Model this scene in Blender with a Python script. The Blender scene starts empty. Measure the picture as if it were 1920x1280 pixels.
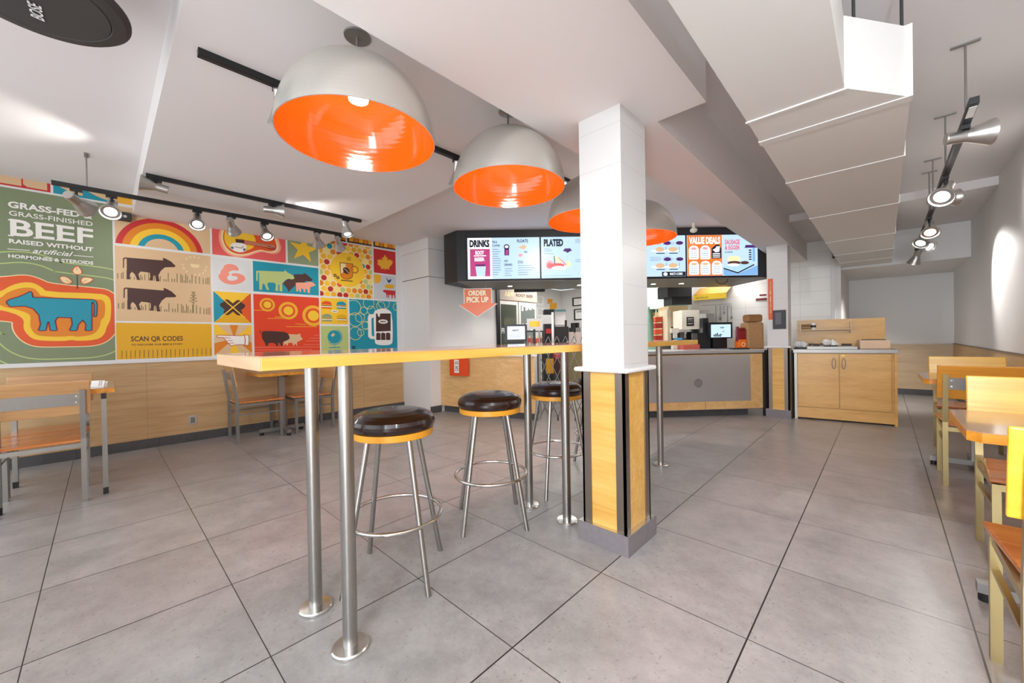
import bpy, math, random
from mathutils import Vector, Matrix
random.seed(7)
PI = math.pi
# ------------------------------------------------------------------ camera
T = 0.61                                   # floor tile size
FOC, YAW, PIT, ROL = 732.1, 0.7612, -0.0070, -0.0174
CAM = Vector((1.6115*T, -1.6495*T, 1.8332*T))
c, s = math.cos, math.sin
FW = Vector((-s(YAW)*c(PIT), c(YAW)*c(PIT), s(PIT)))
_r0 = Vector((c(YAW), s(YAW), 0)); _u0 = _r0.cross(FW)
RT = c(ROL)*_r0 + s(ROL)*_u0
UP = -s(ROL)*_r0 + c(ROL)*_u0
sc = bpy.context.scene
COL = sc.collection
cd = bpy.data.cameras.new('camera'); cam = bpy.data.objects.new('camera', cd); COL.objects.link(cam)
cd.sensor_width = 36; cd.lens = FOC/1920*36; cd.clip_start = 0.02
cam.matrix_world = Matrix(((RT.x, UP.x, -FW.x, CAM.x), (RT.y, UP.y, -FW.y, CAM.y), (RT.z, UP.z, -FW.z, CAM.z), (0, 0, 0, 1)))
sc.camera = cam
sc.view_settings.view_transform = 'Standard'; sc.view_settings.look = 'None'
sc.view_settings.exposure = 0.55; sc.view_settings.gamma = 1; sc.view_settings.use_curve_mapping = False
wd = bpy.data.worlds.new('world'); sc.world = wd; wd.use_nodes = True
wd.node_tree.nodes['Background'].inputs[0].default_value = (0.86, 0.93, 1, 1)
wd.node_tree.nodes['Background'].inputs[1].default_value = 1.2

def light(name, kind, loc, energy, size=0.1, aim=None, color=(1, 1, 1), sy=None, spot=None, parent=None, blend=0.6):
    l = bpy.data.lights.new(name, kind); l.energy = energy; l.color = color
    if kind == 'AREA':
        l.size = size
        if sy: l.shape = 'RECTANGLE'; l.size_y = sy
    else: l.shadow_soft_size = size
    if kind == 'SPOT': l.spot_size = spot; l.spot_blend = blend
    o = bpy.data.objects.new(name, l); COL.objects.link(o); o.location = loc
    if aim is not None: o.rotation_euler = (Vector(aim)-Vector(loc)).to_track_quat('-Z', 'Y').to_euler()
    return o
# daylight through the shop front behind the camera
light('daylight_shopfront', 'AREA', (-1.6, -2.52, 1.35), 34, 5.6, aim=(-1.6, 3, .9), color=(0.93, 0.97, 1), sy=2.1)
light('daylight_door', 'AREA', (1.35, -2.50, 1.3), 70, 0.9, aim=(1.35, 3, 1.0), color=(0.84, 0.92, 1), sy=2.2)
light('added_front_fill', 'AREA', (1.1, -1.9, 2.60), 14, 0.9, aim=(1.3, 1.6, 0.6), color=(1, .98, .96), sy=.5)  # added fill light out of view, no fixture belongs to it
# track lamp behind the photographer
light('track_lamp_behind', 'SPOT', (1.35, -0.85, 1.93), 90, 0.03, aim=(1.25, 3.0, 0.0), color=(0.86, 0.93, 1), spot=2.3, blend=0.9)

# ------------------------------------------------------------------ helpers
def ray(px, py): return FW*FOC + RT*(px-960) + UP*(640-py)
def on(ax, v, px, py):                      # where a line of sight meets an axis plane
    d = ray(px, py); return CAM + d*((v-CAM[ax])/d[ax])
def deep(px, py, D): return CAM + ray(px, py)*(D/FOC)
WX = -4.83                                  # plane of the mural wall
def mw(px, py): p = on(0, WX, px, py); return (p.y, p.z)

MATS = {}
def srgb(h):
    if isinstance(h, str): v = [int(h[i:i+2], 16)/255 for i in (0, 2, 4)]
    else: v = list(h)
    return tuple(x/12.92 if x <= 0.04045 else ((x+0.055)/1.055)**2.4 for x in v)
class N:                                    # small node helper
    def __init__(s, name):
        s.m = bpy.data.materials.new(name); s.m.use_nodes = True; s.t = s.m.node_tree
        s.b = s.t.nodes['Principled BSDF']
    def new(s, k, **kw):
        n = s.t.nodes.new(k)
        for a, v in kw.items(): setattr(n, a, v)
        return n
    def link(s, a, b): s.t.links.new(a, b)
    def math(s, op, a, b=None, c_=None):
        n = s.new('ShaderNodeMath', operation=op)
        for i, v in enumerate((a, b, c_)):
            if v is None: continue
            if hasattr(v, 'is_linked') or hasattr(v, 'links'): s.link(v, n.inputs[i])
            else: n.inputs[i].default_value = v
        return n.outputs[0]
    def mix(s, f, a, b, mode='MIX'):
        n = s.new('ShaderNodeMix', data_type='RGBA', blend_type=mode)
        if hasattr(f, 'links'): s.link(f, n.inputs[0])
        else: n.inputs[0].default_value = f
        for v, i in ((a, 6), (b, 7)):
            if hasattr(v, 'links'): s.link(v, n.inputs[i])
            else: n.inputs[i].default_value = (*v[:3], 1)
        return n.outputs[2]
def mat(name, col, rough=0.5, metal=0.0, emit=0.0, noise=0.0, spec=0.5, coat=0.0, nscale=6.0):
    if name in MATS: return MATS[name]
    n = N(name); cc = srgb(col)
    n.b.inputs['Base Color'].default_value = (*cc, 1)
    n.b.inputs['Roughness'].default_value = rough; n.b.inputs['Metallic'].default_value = metal
    n.b.inputs['Specular IOR Level'].default_value = spec
    if coat: n.b.inputs['Coat Weight'].default_value = coat; n.b.inputs['Coat Roughness'].default_value = 0.08
    if emit:
        n.b.inputs['Emission Color'].default_value = (*cc, 1); n.b.inputs['Emission Strength'].default_value = emit
        n.b.inputs['Base Color'].default_value = (*[x*.12 for x in cc], 1)
    if noise:
        tc = n.new('ShaderNodeTexCoord'); t = n.new('ShaderNodeTexNoise'); t.inputs['Scale'].default_value = nscale; t.inputs['Detail'].default_value = 4
        n.link(tc.outputs['Object'], t.inputs['Vector'])
        n.link(n.mix(t.outputs[0], [x*(1-noise) for x in cc], [min(1, x*(1+noise)) for x in cc]), n.b.inputs['Base Color'])
    MATS[name] = n.m; return n.m
def wood(name, a, b, axis, rough=0.35, sc_=1.0, coat=0.0):
    if name in MATS: return MATS[name]
    n = N(name); tc = n.new('ShaderNodeTexCoord'); mp = n.new('ShaderNodeMapping')
    v = [14, 14, 14]; v[axis] = 0.9; mp.inputs['Scale'].default_value = [x*sc_ for x in v]
    n.link(tc.outputs['Object'], mp.inputs['Vector'])
    t1 = n.new('ShaderNodeTexNoise'); t1.inputs['Scale'].default_value = 1.1; t1.inputs['Detail'].default_value = 5; t1.inputs['Distortion'].default_value = 0.6
    t2 = n.new('ShaderNodeTexNoise'); t2.inputs['Scale'].default_value = 5.5; t2.inputs['Detail'].default_value = 3
    n.link(mp.outputs[0], t1.inputs[0]); n.link(mp.outputs[0], t2.inputs[0])
    f = n.math('MULTIPLY_ADD', t2.outputs[0], 0.45, n.math('MULTIPLY', t1.outputs[0], 0.75))
    r = n.new('ShaderNodeMapRange'); r.inputs[1].default_value = 0.38; r.inputs[2].default_value = 0.8; n.link(f, r.inputs[0])
    n.link(n.mix(r.outputs[0], srgb(a), srgb(b)), n.b.inputs['Base Color'])
    n.b.inputs['Roughness'].default_value = rough
    if coat: n.b.inputs['Coat Weight'].default_value = coat; n.b.inputs['Coat Roughness'].default_value = 0.06
    MATS[name] = n.m; return n.m
def grooved(name, col, du, dz, line=0.006, rough=0.35, dark=0.80, both=True):
    n = N(name); g = n.new('ShaderNodeNewGeometry'); sp = n.new('ShaderNodeSeparateXYZ'); n.link(g.outputs['Position'], sp.inputs[0])
    def edge(v, step, w):
        f = n.math('FRACT', n.math('DIVIDE', v, step)); m = n.math('MINIMUM', f, n.math('SUBTRACT', 1.0, f))
        return n.math('LESS_THAN', m, w/2/step)
    e = edge(n.math('ADD', sp.outputs[2], 0.065), dz, line)
    if both: e = n.math('MAXIMUM', e, edge(n.math('ADD', sp.outputs[0], 0.02), du, line))
    t = n.new('ShaderNodeTexNoise'); t.inputs['Scale'].default_value = 9; t.inputs['Detail'].default_value = 6
    n.link(g.outputs['Position'], t.inputs['Vector'])
    cc = srgb(col)
    n.link(n.mix(e, cc, [x*dark for x in cc]), n.b.inputs['Base Color'])
    bp = n.new('ShaderNodeBump'); bp.inputs['Strength'].default_value = 0.5; bp.inputs['Distance'].default_value = 0.004
    n.link(n.math('SUBTRACT', n.math('MULTIPLY', t.outputs[0], 0.12), e), bp.inputs['Height']); n.link(bp.outputs[0], n.b.inputs['Normal'])
    n.b.inputs['Roughness'].default_value = rough; MATS[name] = n.m; return n.m
def floor_mat():
    n = N('grey_floor_tile'); g = n.new('ShaderNodeNewGeometry'); sp = n.new('ShaderNodeSeparateXYZ'); n.link(g.outputs['Position'], sp.inputs[0])
    es = []; ids = []
    for i in (0, 1):
        q = n.math('DIVIDE', sp.outputs[i], T); f = n.math('FRACT', q); ids.append(n.math('FLOOR', q))
        m = n.math('MINIMUM', f, n.math('SUBTRACT', 1.0, f)); es.append(n.math('LESS_THAN', m, (0.0042 if i == 0 else 0.0028)/T/1.5))
    e = n.math('MAXIMUM', *es)
    cx = n.new('ShaderNodeCombineXYZ'); n.link(ids[0], cx.inputs[0]); n.link(ids[1], cx.inputs[1])
    wn = n.new('ShaderNodeTexWhiteNoise', noise_dimensions='3D'); n.link(cx.outputs[0], wn.inputs['Vector'])
    off = n.new('ShaderNodeVectorMath', operation='MULTIPLY_ADD'); n.link(wn.outputs['Color'], off.inputs[0]); off.inputs[1].default_value = (7, 7, 7); n.link(g.outputs['Position'], off.inputs[2])
    t = n.new('ShaderNodeTexNoise'); t.inputs['Scale'].default_value = 3.6; t.inputs['Detail'].default_value = 12; t.inputs['Roughness'].default_value = 0.78
    n.link(off.outputs[0], t.inputs[0])
    t2 = n.new('ShaderNodeTexNoise'); t2.inputs['Scale'].default_value = 75; t2.inputs['Detail'].default_value = 3; n.link(off.outputs[0], t2.inputs[0])
    r = n.new('ShaderNodeMapRange'); r.inputs[1].default_value = 0.3; r.inputs[2].default_value = 0.72; n.link(t.outputs[0], r.inputs[0])
    base = n.mix(r.outputs[0], srgb('858280'), srgb('b2aeab'))
    base = n.mix(n.math('MULTIPLY', wn.outputs['Value'], 0.22), base, srgb('8a8583'))
    base = n.mix(n.math('MULTIPLY', n.math('GREATER_THAN', t2.outputs[0], 0.66), 0.5), base, srgb('6f6a68'))
    base = n.mix(e, base, srgb('2a2624'))
    n.link(base, n.b.inputs['Base Color'])
    rr = n.math('MULTIPLY_ADD', t.outputs[0], 0.25, 0.20); n.link(rr, n.b.inputs['Roughness'])
    bp = n.new('ShaderNodeBump'); bp.inputs['Strength'].default_value = 0.25; bp.inputs['Distance'].default_value = 0.003
    n.link(n.math('SUBTRACT', n.math('MULTIPLY', t2.outputs[0], 0.15), e), bp.inputs['Height']); n.link(bp.outputs[0], n.b.inputs['Normal'])
    MATS['grey_floor_tile'] = n.m; return n.m

FLOOR = floor_mat()
WHITE = mat('white_paint', 'e2e0de', 0.6, noise=0.01)
CEIL = mat('ceiling_paint', 'e0dad8', 0.75)
DUCTW = mat('duct_paint', 'd6d3ce', 0.45)
SLATE = mat('dark_baseboard_tile', '4b4a4c', 0.4, noise=0.25, nscale=20)
BASET = mat('column_base_tile', '787174', 0.4, noise=0.18, nscale=30)
TILEW = grooved('white_block_tile', 'e8e6e3', 0.40, 0.208)
COLW = grooved('white_column_tile', 'cecbc8', 0.40, 0.208, line=0.003, both=False, dark=0.85)
OAKY = wood('oak_laminate_horizontal_y', 'b58f60', 'd0ae80', 1, 0.4, 0.8)
OAKX = wood('oak_laminate_horizontal_x', 'bd9f7a', 'd6bd9b', 0, 0.4, 0.8)
OAKD = wood('oak_laminate_counter', 'c89a5e', 'dfb981', 0, 0.4, 0.9)
OAKC = wood('oak_column_panel', 'c99440', 'e2b566', 0, 0.38, 0.9)
BARTOP = wood('bar_top_laminate', 'a98469', 'd1ac8c', 1, 0.12, 0.8, 0.6)
BAREDGE = wood('bar_edge_oak', 'dca03c', 'f2c465', 1, 0.3, 0.9)
BAREND = wood('bar_end_oak', 'b8926c', 'd2ae88', 0, 0.35, 0.9)
TTOP = wood('table_top_laminate', '9c7252', 'c39a74', 0, 0.15, 1.0, 0.5)
TEDGE = wood('table_edge_orange', 'c4761c', 'e6a43c', 0, 0.3, 1.2)
SEATW = wood('seat_plywood_orange', 'b5622c', 'd98a4a', 0, 0.25, 1.2, 0.5)
BACKW = wood('backrest_plywood_honey', 'e2a222', 'f6c843', 0, 0.3, 1.0, 0.2)
BACKB = wood('backrest_plywood_beige', 'b08250', 'd0a270', 0, 0.35, 1.0, 0.1)
BACKSHADE = wood('backrest_plywood_shaded', 'c07a1c', 'd9952e', 0, 0.35, 1.0, 0.1)  # honey backrest with its shaded side painted into the colour
STEEL = mat('brushed_steel', 'a8a5a1', 0.34, 1.0, noise=0.06, nscale=40)
STEELL = mat('polished_steel', 'd9d7d3', 0.2, 1.0)
TUBE = mat('grey_painted_tube', '94928f', 0.35, 0.75)
DKST = mat('dark_bronze_trim', '857970', 0.35, 0.8)
ALU = mat('spun_aluminium', 'c3c1bd', 0.3, 0.9)
PEND = mat('pendant_satin_silver', 'c9c5bd', 0.32, 0.55)
ORANGE = mat('pendant_orange_gloss', 'f4460a', 0.12, coat=0.6)
BLACK = mat('black_plastic', '17171a', 0.4)
BLACKM = mat('black_panel', '2b2c2e', 0.5)
DARK = mat('charcoal_speaker_mesh', '3b3736', 0.65, noise=0.1, nscale=80)
VINYL = mat('dark_brown_vinyl', '24100f', 0.26, coat=0.35)
SEATR = mat('stool_ring_oak', 'e09a2c', 0.35, noise=0.08)
LENS = mat('lamp_glow', 'ffffff', 0.3, emit=9.0)
PAPER = mat('white_paper', 'f2f1ee', 0.7)
CREAM = mat('cream_plastic', 'e3dccb', 0.5)
KPANEL = mat('kitchen_ceiling_light', 'f6fff8', 0.5, emit=5.0)
GLASSD = mat('dark_fridge_glass', '53584d', 0.08, coat=0.8)
KRAFT = mat('kraft_paper', 'b3875a', 0.6, noise=0.2, nscale=30)
GOLD = mat('gold_metal', 'c9962c', 0.3, 0.7)

def c_(name, h, rough=0.55, **k): return mat(name, h, rough, **k)

class MB:
    def __init__(s): s.v = []; s.f = []; s.m = []; s.sm = []; s.mats = []
    def mi(s, m):
        if m not in s.mats: s.mats.append(m)
        return s.mats.index(m)
    def add(s, vs, fs, m, smooth=False):
        o = len(s.v); s.v += [Vector(v) for v in vs]; k = s.mi(m)
        for f in fs: s.f.append([i+o for i in f]); s.m.append(k); s.sm.append(smooth)
        return s
    def box(s, x0, x1, y0, y1, z0, z1, m, M=None):
        vs = [Vector((x, y, z)) for z in (z0, z1) for y in (y0, y1) for x in (x0, x1)]
        if M: vs = [M @ v for v in vs]
        return s.add(vs, [(0, 2, 3, 1), (4, 5, 7, 6), (0, 1, 5, 4), (2, 6, 7, 3), (0, 4, 6, 2), (1, 3, 7, 5)], m)
    def prism(s, poly, z0, z1, m, M=None, mside=None):
        n = len(poly); vs = [Vector((p[0], p[1], z0)) for p in poly]+[Vector((p[0], p[1], z1)) for p in poly]
        if M: vs = [M @ v for v in vs]
        s.add(vs, [list(range(n))[::-1], list(range(n, 2*n))], m)
        return s.add(vs, [(i, (i+1) % n, (i+1) % n+n, i+n) for i in range(n)], mside or m)
    def slant(s, v8, m): return s.add(v8, [(0, 2, 3, 1), (4, 5, 7, 6), (0, 1, 5, 4), (2, 6, 7, 3), (0, 4, 6, 2), (1, 3, 7, 5)], m)
    def cyl(s, p0, p1, r0, m, r1=None, n=20, caps=True, smooth=True):
        p0 = Vector(p0); p1 = Vector(p1); r1 = r0 if r1 is None else r1
        d = (p1-p0).normalized(); a = d.orthogonal().normalized(); b = d.cross(a)
        ring = lambda p, r: [p+(a*c(2*PI*i/n)+b*s_(2*PI*i/n))*r for i in range(n)]
        vs = ring(p0, r0)+ring(p1, r1)
        s.add(vs, [(i, (i+1) % n, (i+1) % n+n, i+n) for i in range(n)], m, smooth)
        if caps: s.add(vs, [list(range(n))[::-1], list(range(n, 2*n))], m)
        return s
    def lathe(s, prof, o, m, n=40, axis=(0, 0, 1), mf=None):
        o = Vector(o); d = Vector(axis).normalized(); a = d.orthogonal().normalized(); b = d.cross(a); vs = []
        for r, z in prof: vs += [o+d*z+(a*c(2*PI*i/n)+b*s_(2*PI*i/n))*max(r, 1e-4) for i in range(n)]
        for k in range(len(prof)-1):
            s.add(vs[k*n:(k+2)*n], [(i, (i+1) % n, (i+1) % n+n, i+n) for i in range(n)], mf[k] if mf else m, True)
        return s
    def tube(s, pts, r, m, closed=False, n=10):
        pts = [Vector(p) for p in pts]; N_ = len(pts); vs = []; pa = None
        for i, p in enumerate(pts):
            q = (pts[(i+1) % N_]-pts[i-1]) if closed else (pts[min(i+1, N_-1)]-pts[max(i-1, 0)])
            d = q.normalized(); a = d.orthogonal().normalized() if pa is None else (pa-d*pa.dot(d)).normalized(); pa = a; b = d.cross(a)
            vs += [p+(a*c(2*PI*k/n)+b*s_(2*PI*k/n))*r for k in range(n)]
        fs = []
        for i in range(N_ if closed else N_-1):
            j = (i+1) % N_
            fs += [(i*n+k, i*n+(k+1) % n, j*n+(k+1) % n, j*n+k) for k in range(n)]
        if not closed: fs += [list(range(n))[::-1], list(range((N_-1)*n, N_*n))]
        return s.add(vs, fs, m, True)
    def blob(s, o, rx, ry, rz, m, n=16, k=8, wob=0.0):
        vs = []; rnd = random.Random(int(abs(o[0]*1000+o[1]*77)))
        for j in range(k+1):
            th = PI*j/k
            for i in range(n):
                w = 1+wob*(rnd.random()-0.5)
                vs.append((o[0]+rx*s_(th)*c(2*PI*i/n)*w, o[1]+ry*s_(th)*s_(2*PI*i/n)*w, o[2]+rz*c(th)*w))
        return s.add(vs, [(j*n+i, (j+1)*n+i, (j+1)*n+(i+1) % n, j*n+(i+1) % n) for j in range(k) for i in range(n)], m, wob == 0)
    def build(s, name, parent=None, root=None, bevel=0.0, seg=2):
        root = root or parent
        if root is not None:
            Mi = (Matrix.Translation(root.location) @ root.rotation_euler.to_matrix().to_4x4()).inverted() if s.world else None
            vs = [Mi @ v for v in s.v] if Mi else s.v
        else: vs = s.v
        me = bpy.data.meshes.new(name); me.from_pydata([tuple(v) for v in vs], [], s.f)
        for m in s.mats: me.materials.append(m)
        me.polygons.foreach_set('material_index', s.m); me.polygons.foreach_set('use_smooth', s.sm); me.update()
        o = bpy.data.objects.new(name, me); COL.objects.link(o)
        if parent is not None: o.parent = parent
        if bevel:
            b = o.modifiers.new('bevel', 'BEVEL'); b.width = bevel; b.segments = seg; b.limit_method = 'ANGLE'; b.angle_limit = 0.8
        return o
    world = True
s_ = math.sin
def L_():                                   # a builder whose points are already in the thing's own frame
    m = MB(); m.world = False; return m
def frame(o, u, v):                         # plane frame: x along u, y along v
    u = Vector(u).normalized(); v = Vector(v).normalized(); w = u.cross(v); o = Vector(o)
    return Matrix(((u.x, v.x, w.x, o.x), (u.y, v.y, w.y, o.y), (u.z, v.z, w.z, o.z), (0, 0, 0, 1)))
def text(mb, body, M, x0, x1, y0, y1, m, bold=0.0, ext=0.0008, shear=0.0, z=0.0):
    cu = bpy.data.curves.new('t', 'FONT'); cu.body = body; cu.size = 1; cu.offset = bold; cu.extrude = 0.0; cu.shear = shear; cu.resolution_u = 3
    ob = bpy.data.objects.new('t', cu); me = ob.to_mesh()
    vs = [v.co.copy() for v in me.vertices]; fs = [list(p.vertices) for p in me.polygons]
    ob.to_mesh_clear(); bpy.data.objects.remove(ob); bpy.data.curves.remove(cu)
    if not vs: return
    ax, bx = min(v.x for v in vs), max(v.x for v in vs); ay, by = min(v.y for v in vs), max(v.y for v in vs)
    vs = [M @ Vector((x0+(v.x-ax)/(bx-ax)*(x1-x0), y0+(v.y-ay)/(by-ay)*(y1-y0), z+ext)) for v in vs]
    mb.add(vs, fs, m)
def flat(mb, M, pts, m, z=0.001): mb.add([M @ Vector((p[0], p[1], z)) for p in pts], [list(range(len(pts)))], m)
def rect(mb, M, x0, x1, y0, y1, m, z=0.001): flat(mb, M, [(x0, y0), (x1, y0), (x1, y1), (x0, y1)], m, z)
def disc(mb, M, x, y, r, m, z=0.001, n=28, ry=None, a0=0, a1=2*PI):
    pts = [(x+r*c(a0+(a1-a0)*i/n), y+(ry or r)*s_(a0+(a1-a0)*i/n)) for i in range(n if a1-a0 > 6.2 else n+1)]
    flat(mb, M, pts, m, z)
def ringf(mb, M, x, y, r0, r1, m, z=0.001, n=32, a0=0, a1=2*PI, clip=None):
    vs = []; 
    for i in range(n+1):
        a = a0+(a1-a0)*i/n
        for r in (r0, r1): vs.append(M @ Vector((x+r*c(a), y+r*s_(a), z)))
    mb.add(vs, [(2*i, 2*i+1, 2*i+3, 2*i+2) for i in range(n)], m)
def thing(name, label, cat, loc, rz=0, group=None):
    o = bpy.data.objects.new(name, None); COL.objects.link(o); o.location = loc; o.rotation_euler = (0, 0, rz); o.empty_display_size = 0.1
    o['label'] = label; o['category'] = cat
    if group: o['group'] = group
    return o
def tag(o, label, cat, group=None):
    o['label'] = label; o['category'] = cat
    if group: o['group'] = group
    return o
def struct(o): o['kind'] = 'structure'; return o
def dup(root, loc, rz, label):
    r = root.copy(); COL.objects.link(r); r.location = loc; r.rotation_euler = (0, 0, rz); r['label'] = label
    for ch in list(root.children):
        k = ch.copy(); COL.objects.link(k); k.parent = r
        for g in list(ch.children):
            q = g.copy(); COL.objects.link(q); q.parent = k
    return r
def sbox(name, x0, x1, y0, y1, z0, z1, m): return struct(MB().box(x0, x1, y0, y1, z0, z1, m).build(name))

# ------------------------------------------------------------------ room shell
HC = 2.69; ZM = 2.50; ZA = 2.31
XR = 1.845; YF = -2.6; YB = 8.95
sbox('floor', -5.2, 2.1, YF, 12.5, -0.06, 0, FLOOR)
# left wall (mural, wainscot, baseboard)
sbox('wall_left', -5.0, WX, YF, 2.45, 0, HC, WHITE)
b = MB().box(WX, WX+0.012, YF, 2.44, 0.10, 0.93, OAKY)
for y in (-1.9, -0.68, 0.54, 1.76): b.box(WX+0.0115, WX+0.0125, y-0.001, y+0.001, 0.10, 0.93, mat('panel_joint', '8d6b42'))
struct(b.build('trim_1'))
struct(MB().box(WX, WX+0.03, YF, 2.44, 0.93, 0.955, WHITE).build('trim_2'))
b = MB().box(WX, WX+0.022, YF, 2.45, 0, 0.10, SLATE)
for k in range(-4, 4): b.box(WX+0.0215, WX+0.0225, k*T-0.0015+0.02, k*T+0.0015+0.02, 0, 0.10, BLACK)
struct(b.build('baseboard_left'))
# white pier and white wall behind the left counter
sbox('wall_pier', -5.0, -4.046, 2.45, 2.76, 0, HC, WHITE)
sbox('wall_pickup', -5.0, -4.046, 2.76, 3.88, 0, HC, WHITE)
b = MB()
for z in (0.99, 2.09, 2.52): b.box(-4.0465, -4.0445, 2.45, 3.88, z, z+0.006, BLACKM if z == 2.09 else TUBE)
b.box(-4.80, -4.046, 2.4485, 2.4505, 2.09, 2.10, BLACKM); b.box(-4.83, -4.046, 2.4485, 2.4505, 2.52, 2.524, TUBE)
struct(b.build('trim_3'))
sbox('baseboard_pier', -4.06, -4.03, 2.45, 2.64, 0, 0.10, SLATE)
sbox('trim_4', -4.06, -4.02, 3.87, 3.95, 0, 2.3, BLACK)
# right wall and back alcove
sbox('wall_right', XR, 2.0, YF, YB+0.1, 0, HC+0.05, WHITE)
sbox('trim_5', XR-0.012, XR, YF, YB, 0.10, 0.90, OAKY)
sbox('trim_6', XR-0.02, XR, YF, YB, 0.90, 0.915, DKST)
sbox('baseboard_right', XR-0.018, XR, YF, YB, 0, 0.10, SLATE)
sbox('wall_alcove', 0.43, XR, YB, YB+0.12, 0, HC, WHITE)
sbox('trim_7', 0.43, XR, YB-0.012, YB, 0.10, 0.90, OAKX)
sbox('trim_8', 0.43, XR, YB-0.018, YB, 0.90, 0.912, DKST)
sbox('baseboard_alcove', 0.43, XR, YB-0.02, YB, 0, 0.10, SLATE)
sbox('ceiling_alcove', 0.43, XR, 7.12, YB, 2.12, HC, WHITE)
sbox('wall_alcove_side', 0.40, 0.50, 7.0, YB, 0, HC, WHITE)
sbox('wall_back_tile', -1.76, 0.43, 7.0, 7.12, 0, HC, TILEW)
sbox('trim_9', 0.385, 0.43, 6.985, 7.0, 0, 2.3, WHITE)
# ceilings
sbox('ceiling_front', -5.0, 0.335, YF, -0.76, 2.69, 2.78, CEIL)
sbox('ceiling_drop', -5.0, -0.44, -0.76, 1.20, ZM, 2.78, CEIL)
sbox('ceiling_far', -5.0, -0.1, 1.20, 7.1, 2.69, 2.78, CEIL)
sbox('ceiling_soffit', -0.45, 0.335, YF, 1.143, ZA, 2.77, CEIL)
sbox('ceiling_beam', -0.27, 0.08, 1.143, 7.0, ZA, 2.77, CEIL)
sbox('ceiling_right', 0.08, XR, YF, 5.35, 2.70, 2.78, CEIL)
sbox('ceiling_right_low', 0.08, XR, 5.35, 7.12, 2.61, 2.78, CEIL)
# kitchen shell behind the counter
sbox('wall_kitchen_left', -5.05, -4.93, 3.88, 7.1, 0, 2.32, WHITE)
sbox('wall_kitchen_back', -5.05, -2.95, 7.05, 7.17, 0, 2.32, WHITE)
sbox('wall_kitchen_far', -5.0, 0.4, 11.6, 11.72, 0, 2.32, mat('green_kitchen_wall', '8fae9b', 0.5))
sbox('wall_kitchen_return', -3.05, -2.95, 7.1, 11.6, 0, 2.32, mat('green_kitchen_wall', '8fae9b', 0.5))
b = MB().prism([(-4.93, 3.9), (-4.04, 3.37), (-.97, 6.57), (-.24, 5.9), (-.24, 7.0), (-1.76, 7.0), (-1.76, 11.7), (-2.95, 11.7), (-2.95, 7.05), (-4.93, 7.05)], 2.33, 2.36, mat('kitchen_ceiling_tile', 'd5d8d4', 0.7))
struct(b.build('ceiling_kitchen'))
sbox('trim_10', -1.79, -1.73, 6.97, 7.12, 0, 2.33, WHITE)
# shop front behind the camera
b = MB()
b.box(-5.0, 2.0, YF-0.12, YF, 0, 0.35, WHITE).box(-5.0, 2.0, YF-0.12, YF, 2.5, 2.78, WHITE)
for x in (-4.9, -3.2, -1.5, 0.2, 0.82, 1.9): b.box(x-0.05, x+0.05, YF-0.12, YF, 0.35, 2.5, TUBE)
struct(b.build('wall_front'))
gl = bpy.data.materials.new('shopfront_glass'); gl.use_nodes = True
g = gl.node_tree.nodes['Principled BSDF']; g.inputs['Transmission Weight'].default_value = 1; g.inputs['Roughness'].default_value = 0; g.inputs['IOR'].default_value = 1.02
struct(MB().box(-5.0, 2.0, YF-0.07, YF-0.06, 0.35, 2.5, gl).build('window_1'))

# ------------------------------------------------------------------ columns
def column(x0, x1, y0, y1, wd_, label, zt):
    """tiled shaft above, oak panels with bronze corners below, tile plinth"""
    t = thing('clad_column', label, 'column', ((x0+x1)/2, (y0+y1)/2, 0))
    MB().box(x0+.025, x1-.025, y0+.03, y1-.02, 0.955, zt, COLW).build('tiled_shaft', t)
    b = MB().box(x0+.03, x1-.03, y0+.03, y1-.03, 0.10, 0.93, wd_); b.build('oak_panel', t)
    b = MB(); w = 0.052; e = 0.022
    for cx, sx in ((x0+e, 1), (x1-e, -1)):
        for cy, sy in ((y0+e, 1), (y1-e, -1)):
            b.box(min(cx, cx+sx*w), max(cx, cx+sx*w), min(cy, cy+sy*0.012), max(cy, cy+sy*0.012), 0.10, 0.932, DKST)
            b.box(min(cx, cx+sx*0.012), max(cx, cx+sx*0.012), min(cy, cy+sy*w), max(cy, cy+sy*w), 0.10, 0.932, DKST)
    b.build('corner_trim', t)
    MB().box(x0-.012, x1+.012, y0-.008, y1+.012, 0.932, 0.957, WHITE).build('ledge', t, bevel=0.011, seg=3)
    MB().box(x0, x1, y0, y1, 0, 0.103, BASET).box(x0+.002, x1-.002, y0+.002, y1-.002, 0.103, 0.106, STEELL).build('tile_base', t)
    return t
col1 = column(-0.258, 0.042, 0.806, 1.14, OAKC, 'square white tiled column with oak panelled lower half beside the high bar', ZA)
col2 = column(-0.195, 0.09, 5.24, 5.52, OAKC, 'narrow white tiled column between the order counter and condiment cabinet', ZA)

# ------------------------------------------------------------------ air duct
t = thing('air_duct', 'large white boxed air duct hanging under the ceiling above the aisle', 'duct', (0.8, 3.0, 2.15))
DZ = 2.15
ys = [1.47, 2.27, 3.42, 4.72, 5.75, 6.55]
b = MB().prism([(0.51, YF+.05), (0.87, YF+.05), (0.87, 1.17), (1.075, 1.46), (1.075, 7.05), (0.51, 7.05)], DZ, 2.455, DUCTW)
b.build('duct_body', t, bevel=0.004)
for y in ys: MB().box(0.503, 1.083, y-0.028, y+0.028, DZ-0.004, 2.459, DUCTW).build('seam_flange', t)
MB().box(0.503, 0.878, 1.17, 1.185, DZ-0.006, DZ, DUCTW).build('seam_flange', t)
for x, y in ((0.90, 1.22), (1.05, 1.44)): MB().cyl((x, y, 2.455), (x, y, 2.70), 0.006, BLACKM).build('hanger_rod', t)

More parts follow.
